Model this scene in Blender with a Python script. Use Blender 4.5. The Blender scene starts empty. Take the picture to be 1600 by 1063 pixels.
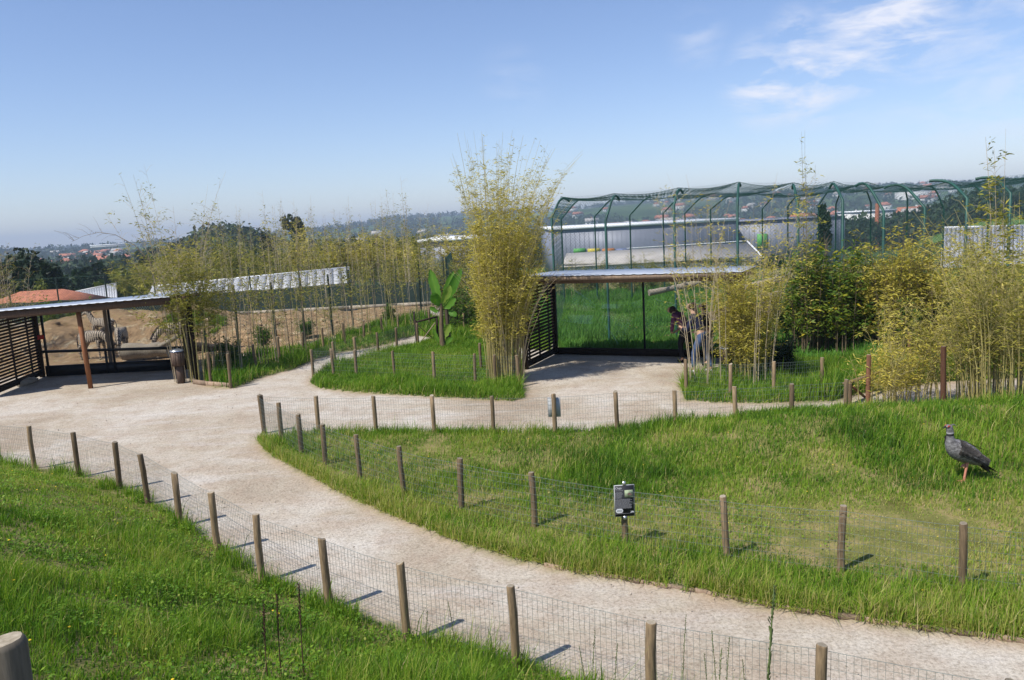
import bpy, math, random
import numpy as np
from mathutils import Vector, Matrix, Quaternion

# ------------------------------------------------------------------ camera, world, sun, exposure
S = bpy.context.scene
COL = S.collection
FPX = 1220.0
CAM_Z = 4.0
PITCH = math.radians(8.47)
ROLL = math.radians(3.0)
cam_d = bpy.data.cameras.new('camera')
cam_d.sensor_width = 36.0
cam_d.lens = 36.0 * FPX / 1600.0
cam_d.clip_start = 0.05
cam_d.clip_end = 20000
cam = bpy.data.objects.new('camera', cam_d)
COL.objects.link(cam)
_f = Vector((0, math.cos(PITCH), -math.sin(PITCH)))
_u0 = Vector((0, math.sin(PITCH), math.cos(PITCH)))
_r0 = Vector((1, 0, 0))
_r = _r0 * math.cos(ROLL) - _u0 * math.sin(ROLL)
_u = _r0 * math.sin(ROLL) + _u0 * math.cos(ROLL)
m = Matrix((_r, _u, -_f)).transposed().to_4x4()
m.translation = Vector((0, 0, CAM_Z))
cam.matrix_world = m
S.camera = cam

SUN_DIR = Vector((-0.62, -0.44, 1.0)).normalized()      # towards the sun
SUN_EL = math.asin(SUN_DIR.z)
SUN_AZ = math.atan2(SUN_DIR.x, SUN_DIR.y)
sun_d = bpy.data.lights.new('sun', 'SUN')
sun_d.energy = 4.7
sun_d.angle = math.radians(0.53)
sun_d.color = (1.0, 0.955, 0.88)
sun = bpy.data.objects.new('sun', sun_d)
sun.rotation_euler = SUN_DIR.to_track_quat('Z', 'Y').to_euler()
sun.location = (0, 0, 60)
COL.objects.link(sun)

W = bpy.data.worlds.new('World')
S.world = W
W.use_nodes = True
nt = W.node_tree
for n in list(nt.nodes): nt.nodes.remove(n)
def N(t, tree=nt, **kw):
    n = tree.nodes.new(t)
    for k, v in kw.items(): setattr(n, k, v)
    return n
wo = N('ShaderNodeOutputWorld'); bg = N('ShaderNodeBackground')
sky = N('ShaderNodeTexSky', sky_type='NISHITA', sun_disc=False, sun_elevation=SUN_EL, sun_rotation=SUN_AZ)
sky.altitude = 60; sky.air_density = 1.0; sky.dust_density = 0.15; sky.ozone_density = 4.5
bg.inputs['Strength'].default_value = 0.128
# thin cirrus, as a pattern of directions on the sky
tc = N('ShaderNodeTexCoord')
mp = N('ShaderNodeMapping'); mp.inputs['Rotation'].default_value = (0, 0.28, 0); mp.inputs['Scale'].default_value = (5.5, 4.0, 17.0)
nt.links.new(tc.outputs['Generated'], mp.inputs[0])
nz = N('ShaderNodeTexNoise'); nz.inputs['Scale'].default_value = 1.9; nz.inputs['Detail'].default_value = 9; nz.inputs['Roughness'].default_value = 0.62; nz.inputs['Distortion'].default_value = 0.35
nt.links.new(mp.outputs[0], nz.inputs['Vector'])
def px_dir(px, py):
    return (_f + _r * ((px - 800) / FPX) - _u * ((py - 531.5) / FPX)).normalized()
def cloud_mask(px, py, rad, soft):
    d = px_dir(px, py)
    k = N('ShaderNodeVectorMath', operation='DISTANCE')
    k.inputs[1].default_value = d
    nrm = N('ShaderNodeVectorMath', operation='NORMALIZE')
    nt.links.new(tc.outputs['Generated'], nrm.inputs[0]); nt.links.new(nrm.outputs[0], k.inputs[0])
    mr = N('ShaderNodeMapRange'); mr.interpolation_type = 'SMOOTHSTEP'
    mr.inputs['From Min'].default_value = rad; mr.inputs['From Max'].default_value = rad + soft
    mr.inputs['To Min'].default_value = 1; mr.inputs['To Max'].default_value = 0
    nt.links.new(k.outputs['Value'], mr.inputs['Value'])
    return mr.outputs[0]
acc = None
for (px, py, rad, soft, wgt) in ((1200, 132, .01, .055, 1.0), (1260, 122, .012, .06, 1.0), (1330, 100, .01, .06, 1.0), (1330, 50, .005, .055, 1), (1400, 25, .02, .075, 1.0), (1090, 62, .0, .045, .35), (1240, 50, 0, .04, .8), (1175, 92, 0, .04, .6), (1480, 70, .0, .06, .4), (1560, 30, .01, .09, .4), (805, 122, .0, .06, .16), (1700, -60, .1, .2, .4)):
    o = cloud_mask(px, py, rad, soft)
    g = N('ShaderNodeMath', operation='MULTIPLY'); g.inputs[1].default_value = wgt
    nt.links.new(o, g.inputs[0])
    if acc is None: acc = g.outputs[0]
    else:
        a = N('ShaderNodeMath', operation='MAXIMUM'); nt.links.new(acc, a.inputs[0]); nt.links.new(g.outputs[0], a.inputs[1]); acc = a.outputs[0]
cr = N('ShaderNodeMapRange'); cr.inputs['From Min'].default_value = 0.42; cr.inputs['From Max'].default_value = 0.60
nt.links.new(nz.outputs['Fac'], cr.inputs['Value'])
cm = N('ShaderNodeMath', operation='MULTIPLY'); nt.links.new(cr.outputs[0], cm.inputs[0]); nt.links.new(acc, cm.inputs[1])
cm2 = N('ShaderNodeMath', operation='MULTIPLY'); cm2.inputs[1].default_value = 0.8; nt.links.new(cm.outputs[0], cm2.inputs[0])
mx = N('ShaderNodeMixRGB'); mx.inputs['Color2'].default_value = (6.7, 6.7, 7.2, 1)
tint = N('ShaderNodeMixRGB', blend_type='MULTIPLY'); tint.inputs['Fac'].default_value = 1; tint.inputs['Color2'].default_value = (1.04, .965, 1.03, 1)
nt.links.new(sky.outputs[0], tint.inputs['Color1'])
nt.links.new(cm2.outputs[0], mx.inputs['Fac']); nt.links.new(tint.outputs[0], mx.inputs['Color1'])
nt.links.new(mx.outputs[0], bg.inputs[0]); nt.links.new(bg.outputs[0], wo.inputs[0])

S.view_settings.view_transform = 'Standard'
S.view_settings.look = 'None'
S.view_settings.gamma = 1.0
S.view_settings.use_curve_mapping = False
S.view_settings.exposure = 0.22
S.render.engine = 'CYCLES'
S.cycles.max_bounces = 6
S.cycles.diffuse_bounces = 2
S.cycles.glossy_bounces = 2
S.cycles.transmission_bounces = 3
S.cycles.volume_bounces = 0
S.cycles.transparent_max_bounces = 8
S.cycles.caustics_reflective = False
S.cycles.caustics_refractive = False

rng = np.random.default_rng(7)
random.seed(7)

# ------------------------------------------------------------------ geometry of the view, used to measure places on the ground
def ray(px, py):
    return _f + _r * ((px - 800) / FPX) - _u * ((py - 531.5) / FPX)
def at(px, py, z=0.0):
    d = ray(px, py); t = (z - CAM_Z) / d.z
    return Vector((d.x * t, d.y * t, z))
def atY(px, py, Y):
    d = ray(px, py); t = Y / d.y
    return Vector((d.x * t, Y, CAM_Z + d.z * t))
def horizon(px): return 391.6 - .0524 * px

# ------------------------------------------------------------------ helpers
def tag(o, label=None, cat=None, group=None, kind=None):
    if label: o['label'] = label
    if cat: o['category'] = cat
    if group: o['group'] = group
    if kind: o['kind'] = kind
    return o
def link(o, parent=None):
    COL.objects.link(o)
    if parent: o.parent = parent
    return o
def empty(name, loc=(0, 0, 0), rz=0):
    o = bpy.data.objects.new(name, None); o.location = loc; o.rotation_euler = (0, 0, rz)
    o.empty_display_size = .2
    COL.objects.link(o); return o
def np_data(name, V, faces, mats=(), attrs=None, smooth=False, midx=None):
    """faces: list of int arrays (n,k)"""
    me = bpy.data.meshes.new(name)
    V = np.asarray(V, dtype=np.float32).reshape(-1, 3)
    faces = [np.asarray(f, dtype=np.int32) for f in faces if len(f)]
    nl = sum(f.size for f in faces); nf = sum(len(f) for f in faces)
    me.vertices.add(len(V)); me.vertices.foreach_set('co', V.ravel())
    me.loops.add(nl); me.loops.foreach_set('vertex_index', np.concatenate([f.ravel() for f in faces]))
    ks = np.concatenate([np.full(len(f), f.shape[1], dtype=np.int32) for f in faces])
    me.polygons.add(nf)
    me.polygons.foreach_set('loop_start', np.concatenate(([0], np.cumsum(ks)[:-1])).astype(np.int32))
    me.polygons.foreach_set('loop_total', ks)
    if smooth: me.polygons.foreach_set('use_smooth', np.ones(nf, dtype=bool))
    for mt in mats: me.materials.append(mt)
    if midx is not None: me.polygons.foreach_set('material_index', np.asarray(midx, dtype=np.int32))
    if attrs:
        for k, a in attrs.items():
            at_ = me.attributes.new(k, 'FLOAT', 'POINT'); at_.data.foreach_set('value', np.asarray(a, dtype=np.float32))
    me.update(calc_edges=True); me.validate()
    return me
def np_obj(name, V, faces, mats=(), parent=None, **kw):
    return link(bpy.data.objects.new(name, np_data(name, V, faces, mats, **kw)), parent)

class MB:
    def __init__(s): s.V = []; s.F = {}; s.n = 0
    def add(s, V, F):
        V = np.asarray(V, dtype=float).reshape(-1, 3)
        for f in F:
            f = np.asarray(f)
            if f.size == 0: continue
            s.F.setdefault(f.shape[1], []).append(f + s.n)
        s.V.append(V); s.n += len(V)
    def box(s, c, size, rz=0.0, rot=None):
        x, y, z = (d / 2 for d in size)
        P = np.array([(-x,-y,-z),(x,-y,-z),(x,y,-z),(-x,y,-z),(-x,-y,z),(x,-y,z),(x,y,z),(-x,y,z)])
        R = np.array(rot if rot is not None else Matrix.Rotation(rz, 3, 'Z'))
        s.add(P @ R.T + np.array(c), [[(0,3,2,1),(4,5,6,7),(0,1,5,4),(1,2,6,5),(2,3,7,6),(3,0,4,7)]])
    def beam(s, a, b, w, h):
        a = Vector(a); b = Vector(b); d = b - a; L = d.length
        q = d.to_track_quat('X', 'Z').to_matrix()
        s.box((a + b) / 2, (L, w, h), rot=q)
    def tube(s, pts, r, n=8, cap=True):
        P = np.array([tuple(p) for p in pts])[None]
        rr = np.full((1, P.shape[1]), r) if np.isscalar(r) else np.array(r)[None]
        V, F = tubes(P, rr, n)
        s.add(V, F)
        if cap:
            K = P.shape[1]
            s.add(V[:n], [np.arange(n)[None, ::-1]]); s.add(V[(K-1)*n:K*n], [np.arange(n)[None]])
    def build(s, name, mat, parent=None, smooth=False, **kw):
        mats = mat if isinstance(mat, (list, tuple)) else [mat]
        return np_obj(name, np.concatenate(s.V), [np.concatenate(f) for f in s.F.values()], mats, parent, smooth=smooth, **kw)

def tubes(P, R, n=3, twist=None):
    """P (N,K,3), R (N,K): tubes with n sides."""
    P = np.asarray(P, float); R = np.asarray(R, float)
    Nn, K, _ = P.shape
    D = np.gradient(P, axis=1) if K > 2 else np.repeat((P[:, 1:] - P[:, :1]), 2, axis=1)
    D /= np.linalg.norm(D, axis=2, keepdims=True) + 1e-9
    mean = P[:, -1] - P[:, 0]; mean /= np.linalg.norm(mean, axis=1, keepdims=True) + 1e-9
    ref = np.where(np.abs(mean[:, 2:3]) > .8, np.array([[0.31, 0.95, 0.0]]), np.array([[0.05, 0.03, 1.0]]))
    U = np.cross(D, ref[:, None]); U /= np.linalg.norm(U, axis=2, keepdims=True) + 1e-9
    Wv = np.cross(D, U)
    a = np.arange(n) * 2 * np.pi / n
    V = P[:, :, None] + R[:, :, None, None] * (np.cos(a)[None, None, :, None] * U[:, :, None] + np.sin(a)[None, None, :, None] * Wv[:, :, None])
    i = np.arange(Nn)[:, None, None] * K * n; k = np.arange(K - 1)[None, :, None] * n; j = np.arange(n)[None, None]
    j2 = (j + 1) % n
    F = np.stack(np.broadcast_arrays(i + k + j, i + k + n + j, i + k + n + j2, i + k + j2), -1).reshape(-1, 4)
    return V.reshape(-1, 3), [F]

def hash_noise(x, y, s, seed=0):
    """smooth value noise, vectorised"""
    x = np.asarray(x, float) / s + 1000 + seed * 17.3; y = np.asarray(y, float) / s + 1000 + seed * 31.7
    xi = np.floor(x); yi = np.floor(y); fx = x - xi; fy = y - yi
    fx = fx * fx * (3 - 2 * fx); fy = fy * fy * (3 - 2 * fy)
    def h(a, b):
        v = np.sin(a * 127.1 + b * 311.7 + seed * 74.7) * 43758.5453
        return v - np.floor(v)
    return (h(xi, yi) * (1 - fx) + h(xi + 1, yi) * fx) * (1 - fy) + (h(xi, yi + 1) * (1 - fx) + h(xi + 1, yi + 1) * fx) * fy
def fbm(x, y, s, seed=0, o=3):
    v = 0; a = 1; t = 0
    for i in range(o):
        v = v + a * hash_noise(x, y, s / 2 ** i, seed + i); t += a; a *= .5
    return v / t
def sstep(a, b, x):
    t = np.clip((np.asarray(x, float) - a) / (b - a), 0, 1); return t * t * (3 - 2 * t)
def inside(poly, x, y):
    poly = np.asarray(poly, float); x = np.asarray(x); y = np.asarray(y)
    c = np.zeros(x.shape, bool); n = len(poly)
    for i in range(n):
        x1, y1 = poly[i]; x2, y2 = poly[i - 1]
        with np.errstate(divide='ignore', invalid='ignore'):
            k = ((y1 > y) != (y2 > y)) & (x < (x2 - x1) * (y - y1) / (y2 - y1 + 1e-12) + x1)
        c ^= k
    return c
def poly_dist(poly, x, y):
    poly = np.asarray(poly, float); d = np.full(np.shape(x), 1e9)
    for i in range(len(poly)):
        a = poly[i - 1]; b = poly[i]; ab = b - a
        t = np.clip(((x - a[0]) * ab[0] + (y - a[1]) * ab[1]) / (ab @ ab + 1e-12), 0, 1)
        d = np.minimum(d, np.hypot(x - a[0] - t * ab[0], y - a[1] - t * ab[1]))
    return d

# ------------------------------------------------------------------ materials
def mat(name):
    mt = bpy.data.materials.new(name); mt.use_nodes = True
    t = mt.node_tree; b = t.nodes['Principled BSDF']
    return mt, t, b
def ramp(t, fac, stops):
    r = t.nodes.new('ShaderNodeValToRGB')
    while len(r.color_ramp.elements) < len(stops): r.color_ramp.elements.new(0.5)
    for e, (p, c) in zip(r.color_ramp.elements, stops): e.position = p; e.color = (*c, 1)
    t.links.new(fac, r.inputs[0]); return r.outputs[0]
def noise(t, scale, detail=4, rough=.55, vec=None, coord='Object', mapscale=None, dist=0.0):
    n = t.nodes.new('ShaderNodeTexNoise'); n.inputs['Scale'].default_value = scale; n.inputs['Detail'].default_value = detail
    n.inputs['Roughness'].default_value = rough; n.inputs['Distortion'].default_value = dist
    if vec is None:
        c = t.nodes.new('ShaderNodeTexCoord'); vec = c.outputs[coord]
    if mapscale:
        mpn = t.nodes.new('ShaderNodeMapping'); mpn.inputs['Scale'].default_value = mapscale
        t.links.new(vec, mpn.inputs[0]); vec = mpn.outputs[0]
    t.links.new(vec, n.inputs['Vector']); return n.outputs['Fac']
def mixc(t, fac, a, b, mode='MIX'):
    n = t.nodes.new('ShaderNodeMixRGB'); n.blend_type = mode
    for i, v in ((0, fac), (1, a), (2, b)):
        if isinstance(v, (int, float)): n.inputs[i].default_value = v
        elif isinstance(v, tuple): n.inputs[i].default_value = (*v, 1)
        else: t.links.new(v, n.inputs[i])
    return n.outputs[0]
def mth(t, op, a, b=None):
    n = t.nodes.new('ShaderNodeMath'); n.operation = op
    for i, v in ((0, a), (1, b)):
        if v is None: continue
        if isinstance(v, (int, float)): n.inputs[i].default_value = v
        else: t.links.new(v, n.inputs[i])
    return n.outputs[0]
def bump(t, b, h, strength=.3, dist=.02):
    n = t.nodes.new('ShaderNodeBump'); n.inputs['Strength'].default_value = strength; n.inputs['Distance'].default_value = dist
    t.links.new(h, n.inputs['Height']); t.links.new(n.outputs[0], b.inputs['Normal'])
def attr(t, name):
    n = t.nodes.new('ShaderNodeAttribute'); n.attribute_name = name; return n.outputs['Fac']

def wood_mat(name, c1, c2, scale=9, rough=.85, spec=.2):
    mt, t, b = mat(name)
    inf = t.nodes.new('ShaderNodeObjectInfo')
    g = noise(t, scale, 6, .65, mapscale=(6, 6, .6))
    k = noise(t, 2.3, 3, .5)
    c = ramp(t, g, [(.3, c1), (.7, c2)])
    rr = mth(t, 'MULTIPLY_ADD', inf.outputs['Random'], .75); rr.node.inputs[2].default_value = .62
    hsv = t.nodes.new('ShaderNodeHueSaturation'); t.links.new(c, hsv.inputs['Color']); t.links.new(rr, hsv.inputs['Value'])
    c2_ = mixc(t, mth(t, 'MULTIPLY', k, .35), hsv.outputs[0], (c1[0]*.55, c1[1]*.6, c1[2]*.7))
    t.links.new(c2_, b.inputs['Base Color']); b.inputs['Roughness'].default_value = rough
    b.inputs['Specular IOR Level'].default_value = spec
    bump(t, b, g, .5, .006)
    return mt
def plain(name, col, rough=.6, metal=0, var=.15, scale=3, spec=.4, bmp=0):
    mt, t, b = mat(name)
    g = noise(t, scale, 5, .6)
    c = ramp(t, g, [(.3, tuple(v * (1 - var) for v in col)), (.7, tuple(min(1, v * (1 + var)) for v in col))])
    t.links.new(c, b.inputs['Base Color']); b.inputs['Roughness'].default_value = rough; b.inputs['Metallic'].default_value = metal
    b.inputs['Specular IOR Level'].default_value = spec
    if bmp: bump(t, b, g, bmp, .01)
    return mt
def leaf_mat(name, stops, trans=.35, rough=.55, tone='tone'):
    """leaf colours follow the tone attribute; part of the light passes through"""
    mt, t, b = mat(name)
    geo = t.nodes.new('ShaderNodeNewGeometry')
    a = attr(t, tone)
    f = mth(t, 'ADD', mth(t, 'MULTIPLY', a, .75), mth(t, 'MULTIPLY', geo.outputs['Random Per Island'], .25))
    c = ramp(t, f, stops)
    t.links.new(c, b.inputs['Base Color']); b.inputs['Roughness'].default_value = rough; b.inputs['Specular IOR Level'].default_value = .25
    tr = t.nodes.new('ShaderNodeBsdfTranslucent')
    c2 = mixc(t, 1.0, c, (1.0, 1.05, .55), 'MULTIPLY')
    t.links.new(c2, tr.inputs['Color'])
    ms = t.nodes.new('ShaderNodeMixShader'); ms.inputs[0].default_value = trans
    t.links.new(b.outputs[0], ms.inputs[1]); t.links.new(tr.outputs[0], ms.inputs[2])
    t.links.new(ms.outputs[0], t.nodes['Material Output'].inputs['Surface'])
    return mt

M = {}
M['post'] = wood_mat('post_wood', (.12, .085, .052), (.36, .255, .145))
M['post_red'] = wood_mat('post_wood_red', (.11, .05, .03), (.23, .11, .06))
M['post_top'] = wood_mat('post_end_grain', (.22, .18, .12), (.42, .36, .27))
M['brown_post'] = wood_mat('brown_post_wood', (.20, .08, .035), (.36, .16, .075))
M['dark_wood'] = wood_mat('dark_slat_wood', (.018, .012, .008), (.045, .030, .020))
M['beam_wood'] = wood_mat('beam_wood', (.10, .062, .04), (.19, .12, .08))
M['bin_wood'] = wood_mat('bin_wood', (.09, .06, .045), (.17, .12, .09))
M['edging'] = wood_mat('edging_wood', (.22, .15, .10), (.38, .28, .20))
M['wire'] = plain('fence_wire', (.17, .21, .19), .5, .2, spec=.5)
M['mesh_grey'] = plain('galvanised_mesh', (.30, .29, .27), .5, .2)
M['wire_green'] = plain('green_wire', (.03, .085, .06), .5, .2)
M['net'] = plain('aviary_net_wire', (.02, .075, .065), .5, .1)
M['tube_green'] = plain('green_tube_paint', (.018, .075, .058), .5, .0, .3)
M['post_green'] = plain('dark_green_post', (.012, .030, .022), .45)
M['black_steel'] = plain('black_steel', (.012, .013, .015), .4)
M['metal_roof'] = plain('zinc_roof', (.40, .44, .50), .4, .25, .12, 1.2)
M['lid'] = plain('brushed_lid', (.7, .72, .74), .3, .8, .05)
M['red'] = plain('red_sign', (.42, .02, .015), .5)
M['log'] = wood_mat('old_log', (.22, .18, .13), (.46, .40, .30), 5)
M['dark_log'] = wood_mat('dark_log', (.035, .025, .02), (.10, .075, .055), 5)
M['rock'] = plain('pale_rock', (.36, .31, .24), .9, 0, .3, 4, .2, .6)
M['earth'] = plain('stony_earth', (.16, .115, .07), .95, 0, .5, 5, .1, .8)
M['culm'] = plain('bamboo_culm', (.44, .37, .14), .5, 0, .35, 1.5)
M['culm_dry'] = plain('dry_bamboo_culm', (.46, .37, .24), .6, 0, .3, 1.5)
M['culm_dark'] = plain('brown_bamboo_culm', (.17, .13, .08), .6, 0, .3, 1.5)
GREEN = [(.0, (.040, .095, .012)), (.30, (.108, .240, .017)), (.58, (.25, .385, .033)), (.85, (.46, .43, .12)), (1, (.62, .50, .28))]
M['grass'] = leaf_mat('grass_blades', GREEN, .42)
M['grass_far'] = leaf_mat('meadow_blades', [(0, (.045, .12, .018)), (.5, (.10, .26, .035)), (1, (.19, .34, .06))], .35)
M['bam_yellow'] = leaf_mat('bamboo_leaves_yellow', [(0, (.15, .14, .02)), (.4, (.40, .355, .05)), (.75, (.60, .49, .09)), (1, (.72, .59, .22))], .28)
M['bam_green'] = leaf_mat('bamboo_leaves_green', [(0, (.06, .085, .016)), (.45, (.20, .21, .03)), (.8, (.42, .37, .06)), (1, (.60, .48, .14))], .28)
M['broad'] = leaf_mat('broad_leaves', [(0, (.03, .075, .012)), (.5, (.08, .16, .02)), (.8, (.20, .26, .03)), (1, (.52, .42, .03))], .35)
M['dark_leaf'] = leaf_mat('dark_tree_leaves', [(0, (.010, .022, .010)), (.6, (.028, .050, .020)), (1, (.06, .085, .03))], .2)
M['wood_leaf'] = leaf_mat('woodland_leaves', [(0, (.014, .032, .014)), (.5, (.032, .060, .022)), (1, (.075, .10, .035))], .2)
M['banana'] = leaf_mat('banana_leaf', [(0, (.05, .16, .02)), (.6, (.16, .34, .04)), (1, (.42, .50, .10))], .45, .4)
M['banana_stem'] = wood_mat('banana_stem', (.12, .08, .05), (.32, .24, .14), 5)
M['bark'] = wood_mat('bark', (.07, .05, .035), (.16, .12, .08), 6)

# ------------------------------------------------------------------ fences: where their posts stand (measured from the photograph)
POST_H = .8
front_px = [(-190, 640), (-75, 655), (45, 667), (115, 677), (178, 692), (222, 711), (271, 738), (331, 770), (400, 808), (504, 843), (628, 883), (799, 918), (1017, 971), (1280, 1012), (1580, 1068)]
lawn_front_px = [(407, 618), (434, 631), (466, 647), (504, 662), (557, 680), (627, 700), (716, 718), (831, 738), (975, 760), (1136, 777), (1316, 791), (1509, 815), (1730, 835)]
lawn_back_px = [(407, 618), (493, 620), (583, 619), (675, 618), (768, 620), (865, 618), (963, 612), (1053, 610), (1149, 605), (1237, 600), (1322, 595)]
island_px = [(651, 505), (618, 512), (589, 520), (554, 527), (521, 535), (486, 546), (518, 546), (554, 547), (614, 549), (676, 551), (740, 553), (808, 555)]
bed_px = [(669, 483), (646, 487), (621, 491), (595, 496), (567, 501), (535, 506), (503, 512), (471, 519), (434, 527), (397, 538), (356, 549), (330, 550)]
rbed_px = [(1071, 562), (1141, 568), (1209, 565), (1285, 560)]
def tops(lst, z=POST_H): return [at(px, py, z) for px, py in lst]
front_T = tops(front_px); lawn_front_T = tops(lawn_front_px); lawn_back_T = tops(lawn_back_px)
_fx = np.array([p.x for p in front_T]); _fy = np.array([p.y for p in front_T])

def P0(lst): return [tuple(at(px, py, 0)[:2]) for px, py in lst]
LAWN = P0([(403, 690), (425, 713), (470, 736), (520, 765), (600, 802), (700, 842), (800, 872), (850, 884), (900, 895), (1000, 910), (1100, 928), (1200, 948), (1300, 964), (1400, 977), (1500, 990), (1600, 1004), (1750, 1026)]) + [(14, 6.5), (17, 15.2)] + \
    [(p.x, p.y + .16) for p in reversed(lawn_back_T[1:])]
ISLAND = P0([(484, 598), (500, 608), (560, 614), (640, 619), (720, 623), (800, 628), (820, 622), (812, 600), (815, 574), (800, 545), (726, 522), (680, 530), (651, 541), (618, 549), (589, 559), (554, 567), (521, 577), (495, 588)])
BED = P0([(322, 603), (345, 606), (368, 607), (400, 593), (455, 578), (485, 565), (530, 551), (600, 540), (640, 528), (672, 516), (690, 500), (660, 495), (600, 505), (520, 534), (435, 548), (375, 560), (320, 568)])
RBED = P0([(1064, 600), (1070, 626), (1120, 630), (1200, 631), (1300, 627), (1335, 618), (1440, 600)]) + [(16, 17.2), (22, 17.5), (22, 18.6), (9, 19.2), (7.0, 20.4), (6.2, 19.4), (5.5, 18.6), (4.6, 18.0)]
AVI = [(1.6, 23.9), (6.9, 21.4), (8.0, 20.4), (24, 18.3), (45, 18), (45, 44), (.4, 44), (.6, 30)]
BACKG = [(-3.5, 29.0), (-2, 27.4), (-.6, 26.2), (1.2, 24.0), (1.2, 44), (-2.6, 46), (-3.0, 36)]
SAND = [(-40, 24.5), (-10.2, 24.7), (-9.6, 26.9), (-8, 28.4), (-6.5, 30), (-5.3, 34), (-4.2, 37), (-3.4, 42), (-2.8, 41.6), (-45, 41.6)]
BANK = [(p.x, p.y + .12) for p in front_T[1:-1]] + [(9, 3.5), (9, -8), (-28, -8), (-28, 13.5)]

def Z(x, y):
    x = np.asarray(x, float); y = np.asarray(y, float)
    s = (np.interp(x, _fx, _fy) - y) * .86
    z = .03 * sstep(-.12, .0, s) + .36 * np.maximum(s - .05, 0) * sstep(0, .8, s)
    z = np.minimum(z, 2.35)
    lawn = inside(LAWN, x, y); dl = poly_dist(LAWN, x, y) if np.size(x) > 1 else poly_dist(LAWN, x, y)
    z = z + np.where(lawn, .07 * sstep(0, .12, dl), 0)
    z = z + np.where(lawn, .40 * sstep(1.2, 5.5, x) * np.exp(-((y - 12.9) / 1.5) ** 2) + .06 * (fbm(x, y, 1.8, 3) - .5), 0)
    for pl in (ISLAND, RBED, BED):
        i = inside(pl, x, y); z = z + np.where(i, (.06 + .05 * (fbm(x, y, 1.2, 5))) * sstep(0, .25, poly_dist(pl, x, y)), 0)
    # sand heaps of the zebra paddock
    nn = fbm(x, y, 1.6, 9, 4)
    z = z + sstep(27.6, 30, y) * (1.02 * np.exp(-(((x + 16.6) / 3.9) ** 4)) + .75 * np.exp(-(((x + 11.8) / 2.8) ** 4)) * .55) * np.exp(-((y - 33.5) / 3.3) ** 4) * (.75 + .5 * nn)
    z = z + np.where(y > 24.6, .06 * (nn - .5), 0) + np.where((y > 28) & (x < -4), .5 * (fbm(x, y, .9, 13, 4) - .5), 0) + .012 * (fbm(x, y, .5, 21) - .5)
    z = z - .022 * np.maximum(y - 44, 0) ** 1.25
    return z
def Zs(x, y): return float(Z(np.array([x]), np.array([y]))[0])

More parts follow.
